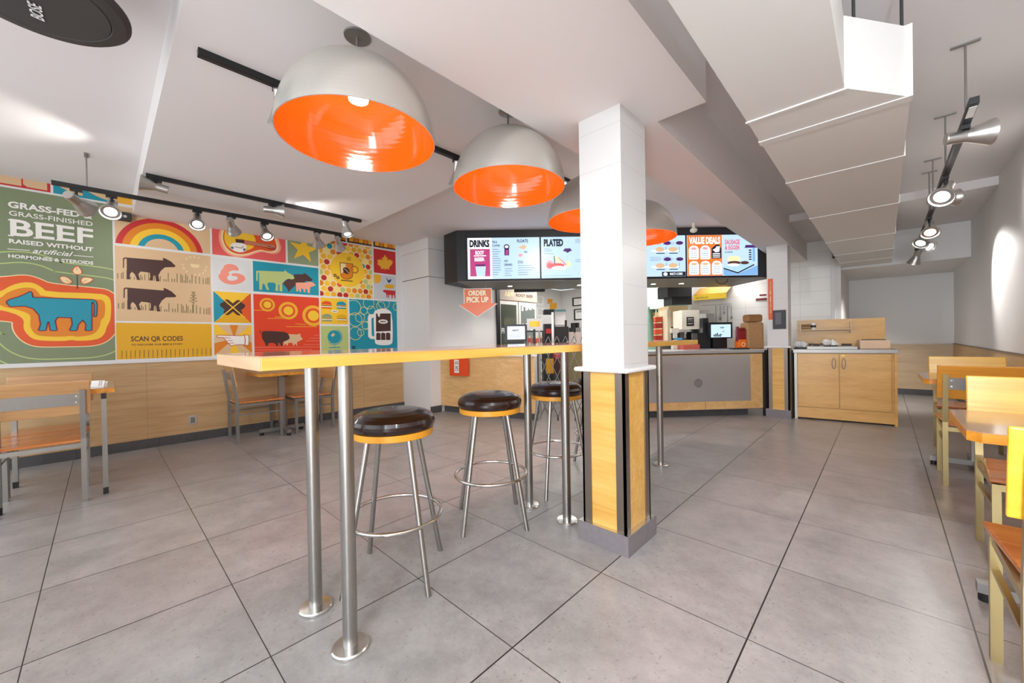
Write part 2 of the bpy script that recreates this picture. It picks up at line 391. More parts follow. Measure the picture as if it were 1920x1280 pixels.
# ------------------------------------------------------------------ high bar
t = thing('high_bar_table', 'long high bar table with thick oak edge on pairs of steel posts', 'bar table', (-0.58, 1.1, 0))
BX0, BX1, BY0, BY1 = -0.885, -0.285, -0.70, 2.86
b = MB().box(BX0+.002, BX1-.002, BY0+.002, BY1-.002, 1.076, 1.0805, BARTOP); b.build('bar_top', t)
b = MB().box(BX0, BX1, BY0+.001, BY1, 1.039, 1.076, BAREDGE); b.build('bar_edge', t, bevel=0.002)
MB().box(BX0+.001, BX1-.001, BY0-.001, BY0+.004, 1.0385, 1.0775, BAREND).build('bar_end', t)
for x, y in ((-0.435, -0.40), (-0.756, -0.405), (-0.424, 0.93), (-0.741, 0.946), (-0.432, 2.328), (-0.75, 2.33)):
    l = MB().cyl((x, y, 0.012), (x, y, 1.04), 0.0255, STEEL, n=28, caps=False).build('leg', t)
    b = MB().lathe([(0.001, 0), (0.062, 0), (0.065, 0.003), (0.065, 0.010), (0.061, 0.0145), (0.027, 0.016), (0.001, 0.016)], (x, y, 0), STEELL)
    b.build('floor_flange', l, root=t)

# ------------------------------------------------------------------ bar stools
def make_stool(loc, rz, label):
    t = thing('bar_stool', label, 'bar stool', loc, rz, 'round brown bar stools along the high bar')
    R = 0.19
    b = L_().lathe([(0.001, .70), (R-.008, .70), (R+.002, .709), (R+.007, .724), (R+.007, .738), (R+.001, .754), (R-.013, .768), (R-.035, .779), (R-.07, .788), (R-.12, .793), (0.001, .795)], (0, 0, 0), VINYL, n=56)
    b.build('seat_cushion', t)
    L_().lathe([(0.001, .672), (R-.004, .672), (R-.002, .675), (R-.002, .702), (0.001, .702)], (0, 0, 0), SEATR, n=56).build('seat_ring', t)
    for k in range(4):
        a = k*PI/2-PI/2; d = Vector((c(a), s_(a), 0))
        L_().cyl(d*0.13+Vector((0, 0, .675)), d*0.262, 0.0125, STEEL, n=16).build('leg', t)
    rr = 0.13+(0.262-0.13)*(1-0.29/0.69)+0.012
    L_().tube([(rr*c(2*PI*i/48), rr*s_(2*PI*i/48), 0.29) for i in range(48)], 0.0095, STEELL, closed=True).build('foot_ring', t)
    return t
st = make_stool((-.73, -.046, 0), 0.02, 'nearest round brown bar stool, right behind the two front bar posts')
dup(st, (-.79, .646, 0), 0.14, 'second bar stool from the front, standing clear left of the middle posts')
dup(st, (-.80, 1.33, 0), 0.35, 'third bar stool, seat crossed by the steel post next to the column')
dup(st, (-.80, 1.96, 0), 0.1, 'farthest bar stool, mostly hidden behind the clad column')

# ------------------------------------------------------------------ pendants
def make_pendant(loc, ztop, label):
    t = thing('pendant_lamp', label, 'pendant lamp', loc, 0, 'large dome pendants in a row over the high bar')
    R = 0.337; H = 0.352
    pr = [(R*c(a) if a < PI/2-.001 else 0.001, H*s_(a)) for a in [PI/2*i/28 for i in range(29)]]
    L_().lathe(pr, (0, 0, 0), PEND, n=72).lathe([(R, 0), (R-.004, 0)], (0, 0, 0), PEND, n=72).build('dome_shade', t)
    pi = [((R-.004)*c(a) if a < PI/2-.001 else 0.001, (H-.004)*s_(a)) for a in [PI/2*i/28 for i in range(29)]]
    L_().lathe(pi, (0, 0, 0), ORANGE, n=72).build('orange_lining', t)
    L_().cyl((0, 0, H-.01), (0, 0, ztop-2.03), 0.006, TUBE).build('rod', t)
    L_().lathe([(0.058, 0), (0.056, -.006), (0.02, -.010), (0.001, -.010)], (0, 0, ztop-2.03), TUBE).build('ceiling_canopy', t)
    b = L_().cyl((0, 0, .347), (0, 0, .29), 0.022, CREAM); b.build('socket', t)
    L_().lathe([(0.022, .30), (0.03, .26), (0.045, .205), (0.042, .18), (0.001, .165)], (0, 0, 0), LENS, n=24).build('bulb', t)
    return t
PZ = 2.03
p1 = make_pendant((-.735, -.185, PZ), ZM, 'nearest and largest looking dome pendant, silver outside, glossy orange inside')
p2 = dup(p1, (-.665, .722, PZ), 0, 'second dome pendant from the front, left of the tiled column')
p3 = make_pendant((-.675, 1.66, PZ), 2.69, 'third dome pendant, half hidden behind the tiled column')
p4 = dup(p3, (-.675, 2.47, PZ), 0, 'farthest dome pendant, showing to the right of the tiled column')
for p in (p1, p2, p3, p4):
    light('bulb_light', 'POINT', (p.location.x, p.location.y, PZ+.12), 5, 0.045, color=(1, .93, .85))

# ------------------------------------------------------------------ track lighting
def rail(name, label, x, y0, y1, z, zc, rods, w=0.017):
    t = thing('track_rail', label, 'light track', (x, (y0+y1)/2, z))
    MB().box(x-w, x+w, y0, y1, z, z+0.032, BLACK).box(x-w*.4, x+w*.4, y0+.01, y1-.01, z-.001, z+.002, BLACKM).build('rail', t)
    for y in rods:
        b = MB().cyl((x, y, z+.03), (x, y, zc), 0.005, TUBE).box(x-.055, x+.055, y-.012, y+.012, zc-.008, zc, TUBE)
        b.build('hanger', t)
    return t
rail('a', 'black track rail hung by a thin rod in front of the mural wall', -3.75, -1.26, 1.03, 2.395, 2.69, [-1.07])
rail('b', 'black track rail fixed flat to the dropped ceiling left of the pendants', -3.31, -.74, 1.045, 2.468, 2.5, [])
rail('c', 'black track rail running behind the dome pendants', -1.33, -.675, 1.19, 2.468, 2.5, [])
rail('r', 'long black track rail on rods along the right hand wall', 1.32, 2.02, 6.9, 2.255, 2.70, [2.3, 3.28, 4.29, 4.68])
HEADS = {}
def head(x, y, z, aim, label, lit=True, size=1.0, e=0, grp=None, drop=0.085):
    t = thing('spotlight', label, 'spotlight', (x, y, z), 0, grp)
    p = Vector((x, y, z)); j = p-Vector((0, 0, drop*size)); d = (Vector(aim)).normalized()
    MB().box(x-.016, x+.016, y-.035, y+.035, z-.022, z-.0005, BLACK).cyl(p-Vector((0, 0, .02)), j, .008*size, BLACK, n=10).build('track_adapter', t)
    b = MB().lathe([(0.001, -.075), (.029, -.075), (.031, -.07), (.031, .0), (.034, .012), (.043, .035), (.053, .065), (.063, .088), (.066, .098), (.060, .099), (.054, .088), (.001, .082)], j, ALU, n=32, axis=d)
    if size != 1.0: b.v = [j+(v-j)*size for v in b.v]
    b.build('housing', t)
    b = MB().lathe([(.044, .084), (.03, .088), (.001, .089)], j, LENS if lit else mat('unlit_lens', '3a3a3c', 0.2), n=24, axis=d)
    if size != 1.0: b.v = [j+(v-j)*size for v in b.v]
    b.build('lens', t)
    if e: light('spot_light', 'SPOT', j+d*.12*size, e, .03, aim=j+d, spot=1.5, blend=.8, color=(1, .97, .93))
    return t
GA = 'spotlights on the track in front of the mural'
za = 2.395
head(-3.75, -1.13, za, (-.8, .5, -.25), 'grey spotlight nearest the front wall, facing the green mural', True, 1.15, 6, GA)
head(-3.75, -.93, za, (.75, -.1, -.75), 'bright spotlight over the right edge of the green mural', True, 1.1, 3, GA)
head(-3.75, -.36, za, (.72, -.1, -.78), 'bright spotlight above the mural rainbow, third on its track', True, 1.0, 3, GA)
head(-3.75, -.09, za, (-.75, .35, -.5), 'dark backed spotlight facing the mural guitar panel', True, 1.0, 6, GA)
head(-3.75, .20, za, (.62, .1, -.9), 'bright spotlight above the mural star panel', True, 1.0, 3, GA)
head(-3.75, .73, za, (-.75, .4, -.5), 'grey spotlight facing the wall left of the polka dot panel', True, 1.0, 6, GA)
head(-3.75, .97, za, (-.7, .5, -.6), 'last spotlight at the far end of the mural track', True, 1.0, 6, GA)
GB = 'spotlights on the ceiling track left of the pendants'
head(-3.31, -.68, 2.468, (-.05, -.96, .13), 'bright spotlight pointing sideways at the near end of the ceiling track', True, 1.0, 14, GB, drop=.06)
head(-3.31, .16, 2.468, (.3, .93, .02), 'silver cone spotlight in the middle of the ceiling track', True, 1.0, 12, GB, drop=.06)
head(-3.31, .87, 2.468, (.3, .1, -1), 'bright spotlight pointing down at the far end of the ceiling track', True, 1.0, 4, GB)
GC = 'spotlights on the track behind the pendants'
head(-1.33, -.33, 2.468, (-.6, .2, -.9), 'spotlight mostly hidden behind the nearest dome pendant', True, 1.0, 6, GC)
head(-1.33, .86, 2.468, (-.45, .25, -1), 'silver spotlight between the first two dome pendants', True, 1.0, 25, GC)
t = thing('emergency_light', 'small black wedge fixture with a white face behind the second pendant', 'light fixture', (-1.33, 2.17, 2.69), 0)
MB().box(-1.40, -1.26, 2.1, 2.24, 2.655, 2.69, BLACK).build('body', t); MB().box(-1.37, -1.29, 2.13, 2.21, 2.650, 2.656, LENS).build('face', t)
light('fixture_light', 'SPOT', (-1.33, 2.17, 2.64), 70, .05, aim=(-1.2, 3.6, .8), spot=2.7, color=(1, .98, .95))
GR = 'spotlights on the right hand track'
zr = 2.255
tg_ = thing('rail_label', 'white printed label on the near end of the right hand track rail', 'label', (1.32, 2.12, 2.252))
MB().box(1.306, 1.334, 2.06, 2.2, 2.2515, 2.254, PAPER).build('label_sheet', tg_)
head(1.32, 2.33, zr, (.93, .25, -.02), 'big spotlight facing the right wall at the near end of the track', True, 1.05, 24, GR, drop=.05)
head(1.32, 3.30, zr, (-.25, -.75, -.62), 'second spotlight on the right track, face turned down and forward', True, 1.15, 14, GR)
head(1.32, 3.62, zr, (.9, .4, .02), 'third spotlight on the right track, turned to the right wall', True, 1.0, 30, GR)
head(1.32, 4.7, zr, (.0, -.7, -.75), 'fourth spotlight on the right track, aimed down at the floor', True, 1.1, 14, GR)
head(1.32, 5.3, zr, (-.4, -.6, -.75), 'fifth spotlight on the right track, tilted to the left', True, 1.1, 16, GR)
head(1.32, 5.75, zr, (.6, -.5, -.55), 'sixth spotlight on the right track, tilted to the right', True, 1.1, 50, GR)
head(1.32, 6.75, zr, (-.2, .3, -.6), 'last dark spotlight at the far end of the right track', False, 1.1, 90, GR)

# ------------------------------------------------------------------ ceiling speaker, small camera, outlet
t = thing('ceiling_speaker', 'large round charcoal speaker hanging from the ceiling top left', 'speaker', (-1.284, -1.16, 2.4))
MB().lathe([(.001, 0), (.2, .002), (.203, .006), (.206, .002), (.245, .008), (.262, .022), (.262, .03), (.25, .04), (.001, .045)], (-1.284, -1.16, 2.4), DARK, n=64).build('grille', t)
MB().cyl((-1.284, -1.16, 2.44), (-1.284, -1.16, 2.69), .2, mat('grey_speaker_can', '9a9795', .6), n=48).build('housing', t)
b = MB(); text(b, 'BOSE', frame((-1.40, -1.14, 2.4), (1, -.02, 0), (-.02, -1, 0)), 0, .105, -.0, .035, WHITE, 0.02, z=.002, shear=.25); b.build('logo_lettering', t)
t = thing('wall_sensor', 'small black camera mounted high at the left edge of the rainbow', 'security camera', (-4.83, -.83, 2.47))
MB().box(-4.83, -4.80, -.90, -.86, 2.44, 2.51, BLACK).build('bracket', t)
MB().box(-4.81, -4.70, -.88, -.77, 2.425, 2.50, BLACKM).cyl((-4.70, -.82, 2.455), (-4.695, -.82, 2.455), .014, STEELL).build('body', t, bevel=.008)
t = thing('wall_outlet', 'small steel wall outlet low on the wooden wainscot', 'outlet', (WX+.012, -.298, .245))
MB().box(WX+.012, WX+.018, -.335, -.26, .185, .30, STEELL).build('cover_plate', t, bevel=.002)
MB().box(WX+.0175, WX+.0195, -.318, -.277, .21, .275, mat('grey_socket', '77746f', .5)).build('socket', t)

# ------------------------------------------------------------------ chairs and tables
REFLTUBE = mat('tube_yellow_reflection', 'b5a272', 0.3, 0.8)  # grey tube with yellow reflected light painted into its colour
def make_chair(loc, rz, label, bw, TUBE=TUBE):
    t = thing('dining_chair', label, 'chair', loc, rz, 'metal framed wooden chairs')
    q = .014
    for sx in (-1, 1):
        x = sx*.2
        # rear post: upright to the seat, leaning back above
        b = L_(); b.slant([(x-q, -.235, 0), (x+q, -.235, 0), (x-q, -.205, 0), (x+q, -.205, 0), (x-q, -.235, .46), (x+q, -.235, .46), (x-q, -.205, .46), (x+q, -.205, .46)], TUBE)
        b.slant([(x-q, -.235, .46), (x+q, -.235, .46), (x-q, -.205, .46), (x+q, -.205, .46), (x-q, -.285, .81), (x+q, -.285, .81), (x-q, -.262, .81), (x+q, -.262, .81)], TUBE)
        b.build('rear_leg', t)
        L_().box(x-q, x+q, .205, .233, 0, .425, TUBE).build('front_leg', t)
        b = L_().box(x-.008, x+.008, -.21, .21, .30, .316, TUBE); b.build('side_stretcher', t)
    b = L_().box(-.2, .2, .21, .228, .395, .425, TUBE).box(-.2, .2, -.228, -.21, .395, .425, TUBE)
    for sx in (-1, 1): b.box(sx*.2-.009, sx*.2+.009, -.21, .21, .395, .425, TUBE)
    b.build('seat_frame', t)
    b = L_().slant([(-.186, -.215, .43), (.186, -.215, .43), (-.225, .255, .436), (.225, .255, .436), (-.186, -.215, .447), (.186, -.215, .447), (-.225, .255, .458), (.225, .255, .458)], SEATW)
    b.build('seat', t, bevel=.006)
    def yb(z): return -.205-(z-.46)*.155
    b = L_().slant([(-.24, yb(.63), .63), (.24, yb(.63), .63), (-.24, yb(.63)+.014, .632), (.24, yb(.63)+.014, .632),
                    (-.24, yb(.875), .873), (.24, yb(.875), .873), (-.24, yb(.875)+.014, .875), (.24, yb(.875)+.014, .875)], bw)
    b.build('backrest', t, bevel=.005)
    pl = L_().slant([(-.19, yb(.70)-.006, .70), (.19, yb(.70)-.006, .70), (-.19, yb(.70)-.001, .70), (.19, yb(.70)-.001, .70),
                     (-.19, yb(.785)-.006, .785), (.19, yb(.785)-.006, .785), (-.19, yb(.785)-.001, .785), (.19, yb(.785)-.001, .785)], STEEL).build('back_rail', t)
    b = L_()
    for sx in (-.17, .17):
        for z in (.722, .765): b.cyl((sx, yb(z)-.004, z), (sx, yb(z)-.010, z), .006, STEELL, n=12)
    b.build('screw', pl, root=t)
    return t
ch_a = make_chair((1.50, 3.43, 0), 0, 'chair with shade painted on its back, seen from behind, tucked under the far right table', BACKSHADE, REFLTUBE)
ch_b = make_chair((1.545, 1.99, 0), PI, 'yellow backed chair across the near right table, facing the camera', BACKW, REFLTUBE)
dup(ch_b, (1.54, 4.36, 0), PI, 'farthest yellow backed chair on the right, behind the far table')
ch_c = make_chair((1.45, .845, 0), 0, 'nearest chair at the right edge, cut off by the picture', BACKW, REFLTUBE)
ch_l = make_chair((-3.425, -1.31, 0), PI/2, 'beige backed chair at the left edge, seen from behind', BACKB)
dup(ch_l, (-3.95, -1.31, 0), -PI/2, 'chair on the wall side of the left table, mostly hidden')
dup(ch_l, (-4.495, .25, 0), 0, 'chair on the left of the small table by the mural wall')
dup(ch_l, (-4.47, .85, 0), PI, 'chair on the right of the small table by the mural wall, behind the bar posts')

def table(x0, x1, y0, y1, zt, label, kind, th=.037):
    t = thing('dining_table', label, 'table', ((x0+x1)/2, (y0+y1)/2, 0))
    def oct_(d, k=.035): return [(x0+d, y0+k), (x0+k, y0+d), (x1-d, y0+d), (x1-d, y1-d), (x0+k, y1-d), (x0+d, y1-k)]
    MB().prism(oct_(0), zt-th, zt-.002, TEDGE).build('table_edge', t, bevel=.002)
    MB().prism(oct_(.0015), zt-.002, zt+.001, TTOP).build('table_top', t)
    xc, yc = (x0+x1)/2, (y0+y1)/2
    if kind == 'ped':
        MB().box(xc-.032, xc+.032, yc-.032, yc+.032, .055, zt-th, STEEL).build('pedestal', t)
        MB().box(x0+.05, x1-.03, yc-.022, yc+.022, .035, .075, TUBE).box(xc-.022, xc+.022, y0+.06, y1-.06, .036, .074, TUBE).build('cross_base', t)
        for a, b_ in ((x0+.075, yc), (x1-.06, yc), (xc, y0+.09), (xc, y1-.09)):
            MB().cyl((a, b_, 0), (a, b_, .036), .022, BLACK, n=14).build('foot', t)
        MB().box(xc-.2, xc+.2, yc-.03, yc+.03, zt-th-.02, zt-th, BLACK).build('top_bracket', t)
    else:
        for x in (x0+.03, x1-.03):
            for y in (y0+.06, y1-.06):
                l = MB().box(x-.014, x+.014, y-.014, y+.014, .05, zt-th-.045, TUBE).build('leg', t)
                MB().box(x-.0145, x+.0145, y-.0145, y+.0145, 0, .05, BLACK).build('black_end_cap', l, root=t)
                MB().box(x-.0145, x+.0145, y-.0145, y+.0145, zt-th-.045, zt-th, BLACK).build('black_end_cap', l, root=t)
        b = MB()
        for y in (y0+.06, y1-.06): b.tube([(x1-.16, y, zt-th-.02), (x1-.03, y, zt-th-.18)], .005, TUBE, n=6)
        b.build('brace', t)
    return t
table(1.205, XR-.02, 1.20, 1.80, .745, 'near right wooden table with clipped corner and orange edge', 'ped')
table(1.205, XR-.02, 3.45, 4.18, .745, 'far right wooden table against the right wall', 'ped')
table(-4.80, -4.17, .22, .84, .765, 'small wooden table against the mural wall behind the bar posts', 'ped', .035)
table(-4.06, -3.27, -1.56, -.945, .80, 'left table with black capped legs at the left picture edge', 'leg', .036)
t = thing('table_card', 'small white folded card with printed symbols on the left table', 'table card', (-3.42, -1.02, .801))
M_ = frame((-3.44, -1.075, .802), (.55, .835, 0), (-.25, .17, .95))
b = MB(); b.box(0, .085, 0, .05, 0, .0012, PAPER, M_); b.box(0, .085, 0, .05, -.03, -.0288, PAPER, M_)
b.build('card', t)
b = MB()
for i in range(4):
    for k, g_ in enumerate('x#'): text(b, g_, M_, .05+k*.013, .06+k*.013, .008+i*.01, .016+i*.01, BLACK, z=.0014)
b.build('printed_symbols', t)

# ------------------------------------------------------------------ mural on the left wall
MU = frame((WX, 0, 0), (0, 1, 0), (0, 0, 1))            # x = along the wall, y = height
mural = thing('wall_mural', 'colourful printed mural of framed farm and food pictures on the left wall', 'mural', (WX, 0.3, .96))
P = {k: c_('ink_'+k, v, .5) for k, v in dict(white='f4f0e8', green='7e8a68', tan='dcb98f', red='c8252a', teal='1193a8', orange='e2551c', dorange='e08210', yellow='f6c52e', mustard='e5ab12',
     brown='4a2b26', coral='e35a57', sage='8f9b78', cream='f2d9a6', salmon='f0907e', fire='e3421c', gold='f0b02c', lime='b9c77c', grey='c9ccd0', blue='174a66', pale='f7dc7d', pinkt='f4a58a', olive='6f6b3a', dred='b52a22', navy='1d2730').items()}
marb = mat('marble_print', 'd9d9d8', .5, noise=.12, nscale=5)
def cropper(o, k): return lambda pts: [mw(o[0]+x/k, o[1]+y/k) for x, y in pts]
A = cropper((0, 300), 3.2); B_ = cropper((400, 400), 4.2675); C_ = cropper((220, 400), 4.573); D_ = cropper((400, 620), 8); E_ = cropper((560, 420), 6.4); F_ = cropper((0, 320), 8)
MZ = .0016
def panel(name, y0, y1, z0, z1, m):
    b = MB(); b.box(WX, WX+MZ, y0, y1, z0, z1, m); b.ly = 0; b.rng = (y0, y1, z0, z1)
    return b
def clip(pts, r):
    y0, y1, z0, z1 = r
    for ax, lim, sg in ((0, y0, 1), (0, y1, -1), (1, z0, 1), (1, z1, -1)):
        out = []
        for i in range(len(pts)):
            p, q = pts[i-1], pts[i]; pi_, qi = (p[ax]-lim)*sg >= 0, (q[ax]-lim)*sg >= 0
            if pi_ != qi:
                t = (lim-p[ax])/(q[ax]-p[ax]); out.append((p[0]+t*(q[0]-p[0]), p[1]+t*(q[1]-p[1])))
            if qi: out.append(q)
        pts = out
        if len(pts) < 3: return []
    return pts
def ink(b, pts, m, step=1):
    b.ly += step; pts = clip(list(pts), b.rng)
    if len(pts) > 2: flat(b, MU, pts, P[m] if isinstance(m, str) else m, MZ+b.ly*.00022)
def inkd(b, x, y, r, m, ry=None, n=28, step=1): ink(b, [(x+r*c(2*PI*i/n), y+(ry or r)*s_(2*PI*i/n)) for i in range(n)], m, step)
def inkr(b, x, y, r, w, m, n=30, a0=0, a1=2*PI):
    b.ly += 1
    for i in range(n):
        t0, t1 = a0+(a1-a0)*i/n, a0+(a1-a0)*(i+1)/n
        q = clip([(x+(r-w)*c(t0), y+(r-w)*s_(t0)), (x+r*c(t0), y+r*s_(t0)), (x+r*c(t1), y+r*s_(t1)), (x+(r-w)*c(t1), y+(r-w)*s_(t1))], b.rng)
        if len(q) > 2: flat(b, MU, q, P[m], MZ+b.ly*.00022)
def stroke(b, pts, w, m):
    b.ly += 1
    for p, q in zip(pts, pts[1:]):
        d = math.hypot(q[0]-p[0], q[1]-p[1]) or 1e-6; nx, ny = -(q[1]-p[1])/d*w/2, (q[0]-p[0])/d*w/2
        r = clip([(p[0]+nx, p[1]+ny), (q[0]+nx, q[1]+ny), (q[0]-nx, q[1]-ny), (p[0]-nx, p[1]-ny)], b.rng)
        if len(r) > 2: flat(b, MU, r, P[m] if isinstance(m, str) else m, MZ+b.ly*.00022)
def inkt(b, s, y0, y1, z0, z1, m, bold=.02, shear=0):
    b.ly += 1; text(b, s, MU, y0, y1, z0, z1, P[m], bold, z=MZ+b.ly*.00022, ext=0, shear=shear)
def done(b, name): return b.build(name, mural)
def smooth(pts, it=2):
    for _ in range(it):
        o = []
        for i in range(len(pts)):
            p, q = pts[i-1], pts[i]; o += [(p[0]*.75+q[0]*.25, p[1]*.75+q[1]*.25), (p[0]*.25+q[0]*.75, p[1]*.25+q[1]*.75)]
        pts = o
    return pts
MB().box(WX, WX+.0008, -2.25, 2.385, .955, HC, WHITE).build('white_border', mural)
# green beef panel
b = panel('g', -2.2, -.912, .968, 2.585, P['green'])
def grow(pts, d):                                        # simple outward offset about a smooth outline
    o = []; n = len(pts)
    for i in range(n):
        p, q = pts[i-1], pts[(i+1) % n]; tx, ty = q[0]-p[0], q[1]-p[1]; l = math.hypot(tx, ty) or 1
        o.append((pts[i][0]-ty/l*d, pts[i][1]+tx/l*d))
    return o
outer = [(-480, 760), (-300, 730), (-150, 715), (-60, 710), (0, 702), (60, 698), (130, 690), (195, 697), (250, 718), (300, 742), (600, 770), (650, 780), (695, 812), (712, 860), (712, 1000), (690, 1040), (650, 1082), (600, 1105), (540, 1115), (380, 1118), (250, 1120), (180, 1110), (120, 1075), (85, 1030), (75, 990), (80, 972), (40, 966), (0, 962), (-150, 960), (-300, 950), (-450, 930), (-520, 850)]
oA = smooth(A(outer), 2)
for d, w in ((.22, .010), (.12, .010)):
    g_ = smooth(grow(oA, d) if grow(oA, d)[0][0] != 0 else oA, 1); 
    stroke(b, g_+[g_[0]], w, 'lime')
ink(b, grow(oA, .008), 'cream'); ink(b, oA, 'orange')
ink(b, smooth(A([(-250, 810), (-60, 800), (0, 790), (70, 750), (140, 732), (200, 735), (250, 762), (280, 790), (600, 800), (650, 815), (668, 850), (665, 950), (650, 985), (640, 1000), (630, 1040), (600, 1070), (540, 1082), (460, 1084), (430, 1078), (380, 1086), (240, 1083), (190, 1070), (150, 1030), (140, 1000), (145, 960), (110, 930), (50, 910), (0, 900), (-80, 890), (-250, 870)]), 1), 'yellow')
ink(b, smooth(A([(-60, 845), (0, 830), (50, 790), (130, 765), (190, 765), (220, 780), (250, 822), (600, 835), (625, 845), (632, 880), (628, 940), (604, 960), (600, 1000), (570, 1040), (520, 1055), (455, 1060), (430, 1052), (380, 1060), (250, 1057), (210, 1045), (185, 1010), (180, 980), (185, 940), (170, 920), (100, 895), (40, 885), (0, 870)]), 1), 'dorange')
cow = A([(38, 852), (60, 836), (110, 822), (150, 805), (183, 788), (192, 797), (197, 824), (400, 832), (560, 838), (578, 850), (582, 870), (580, 930), (572, 940), (562, 936), (566, 925), (567, 870), (560, 853), (551, 853), (550, 1022), (512, 1022), (518, 985), (497, 958), (470, 985), (460, 1022), (418, 1022), (435, 985), (430, 945), (345, 942), (330, 965), (342, 1022), (303, 1022), (295, 970), (285, 972), (275, 1022), (232, 1022), (245, 985), (235, 930), (200, 890), (150, 875), (60, 878)])
stroke(b, cow+[cow[0]], .016, 'red'); ink(b, cow, 'teal'); stroke(b, cow+[cow[0]], .005, 'navy')
stroke(b, A([(463, 660), (464, 772)]), .007, 'brown')
for lf in ([(463, 632), (485, 655), (495, 680), (463, 690), (432, 672), (440, 650)], [(355, 702), (380, 697), (410, 705), (440, 735), (400, 745), (370, 730)], [(485, 712), (510, 702), (548, 708), (562, 718), (530, 738), (490, 745)]):
    l_ = smooth(A(lf), 1); ink(b, l_, 'cream'); stroke(b, l_+[l_[0]], .006, 'orange')
    cxy = (sum(p[0] for p in l_)/len(l_), sum(p[1] for p in l_)/len(l_)); ext_ = max(l_, key=lambda p: math.hypot(p[0]-cxy[0], p[1]-cxy[1])); stroke(b, [ext_, cxy], .004, 'orange')
def fittext(b, s, px0, px1, pyt, pyb, m='white', bold=.02, shear=0, cr=F_):
    (y0, za_), (y1, zb_) = cr([(px0, pyt[0])])[0], cr([(px1, pyt[1])])[0]; zc0 = cr([(px0, pyb[0])])[0][1]; zc1 = cr([(px1, pyb[1])])[0][1]
    inkt(b, s, y0, y1, (zc0+zc1)/2, (za_+zb_)/2, m, bold, shear)
fittext(b, 'GRASS-FED &', 118, 1388, (462, 632), (560, 722), bold=.035)
fittext(b, 'GRASS-FINISHED', 135, 1390, (610, 755), (672, 832), bold=.012)
fittext(b, 'BEEF', 150, 1395, (728, 872), (980, 1095), bold=.022)
for xa in (130, 512, 845, 1165):                       # slab serifs on the stems
    for f in (0, 1):
        yt = 728+(xa-130)*.114 if f == 0 else 962+(xa-130)*.098
        stroke(b, F_([(xa-8, yt+8), (xa+78, yt+16)]), .011, 'white'); b.ly -= 1
b.ly += 1
fittext(b, 'RAISED WITHOUT', 135, 1400, (1020, 1150), (1090, 1210), bold=.03)
fittext(b, 'artificial', 195, 440, (535, 545), (560, 578), bold=.015, shear=.4, cr=A)
stroke(b, A([(45, 533), (180, 543)]), .006, 'white'); stroke(b, A([(440, 572), (560, 582)]), .006, 'white')
fittext(b, 'HORMONES & STEROIDS', 50, 560, (566, 607), (588, 627), bold=.03, cr=A)
done(b, 'beef_panel')
# strips along the top
b = panel('s', -2.2, -1.325, 2.605, HC, P['red'])
for i in range(5):
    y = -1.345-.155*i; ink(b, [(y, 2.62), (y-.12, 2.62)]+[(y-.145+.02*0+.0, 2.64)]+[(y-.145+.025*k/4, 2.69) for k in range(2)]+[(y, 2.69)], 'tan')
done(b, 'red_arch_strip')
b = panel('s', -1.307, -.92, 2.605, HC, P['teal'])
for i in range(2):
    y = -1.285+i*.19; ink(b, [(y, 2.69)]+[(y+.17*k/6, 2.69-.065*s_(k/6*PI/2)) for k in range(7)]+[(y+.17, 2.69)], 'tan')
done(b, 'teal_arch_strip')
b = panel('s', -.902, -.75, 2.615, HC, P['gold']); done(b, 'tan_square_strip')
# rainbow
b = panel('r', -.895, -.098, 2.192, 2.585, P['tan'])
cy_, cz_ = mw(303, 464); cz_ = 2.15
for r, m in ((.365, 'red'), (.315, 'dorange'), (.255, 'yellow'), (.195, 'teal'), (.145, 'tan')): inkd(b, cy_, cz_, r, m, n=60)
done(b, 'rainbow_panel')
# two cows
b = panel('c', -.90, -.098, 1.378, 2.165, P['tan'])
for dz in (0, 1):
    o = (lambda pts, dz=dz: C_([(x+dz*6, y+dz*258) for x, y in pts]))
    rnd = random.Random(3)
    base = [(2, 560), (390, 590), (795, 610)]
    x = 4
    while x < 790:
        yb_ = 557+x*.066; h = rnd.choice((20, 45, 60, 75, 50, 30)); stroke(b, o([(x, yb_), (x, yb_-h)]), .0065, 'olive'); b.ly -= 1
        x += rnd.choice((14, 14, 18, 22, 32))
    b.ly += 1
    ink(b, o([(48, 385), (62, 377), (85, 378), (392, 403), (390, 380), (415, 388), (460, 412), (500, 450), (490, 460), (410, 462), (375, 490), (352, 530), (362, 582), (333, 582), (325, 535), (313, 528), (300, 575), (272, 573), (282, 545), (278, 508), (200, 498), (180, 520), (195, 572), (172, 570), (148, 520), (125, 500), (108, 520), (108, 565), (82, 565), (80, 390), (64, 388), (58, 400), (57, 465), (50, 470), (47, 460)]), 'brown')
for k in range(16):
    a = 2*PI*k/16; ky, kz = C_([(665, 450)])[0]; inkt(b, 'GRASS FED BEEF  '[k], ky+.105*c(-a)-.01, ky+.105*c(-a)+.01, kz+.105*s_(-a)-.012, kz+.105*s_(-a)+.012, 'cream') if 'GRASS FED BEEF  '[k] != ' ' else None
    b.ly -= 1
b.ly += 1
ky, kz = C_([(665, 450)])[0]; ink(b, [(ky-.045, kz+.02), (ky+.045, kz+.02), (ky+.03, kz-.02), (ky-.03, kz-.02)], 'cream')
st_ = C_([(652, 850), (652, 680)]); stroke(b, st_, .006, 'olive')
for k in range(4):
    for sx in (-1, 1): stroke(b, C_([(652, 768-k*26), (652+sx*34*(1-k*.18), 750-k*26)]), .005, 'olive'); stroke(b, C_([(652+sx*34*(1-k*.18), 750-k*26), (652, 742-k*22)]), .004, 'olive')
done(b, 'grazing_cows_panel')
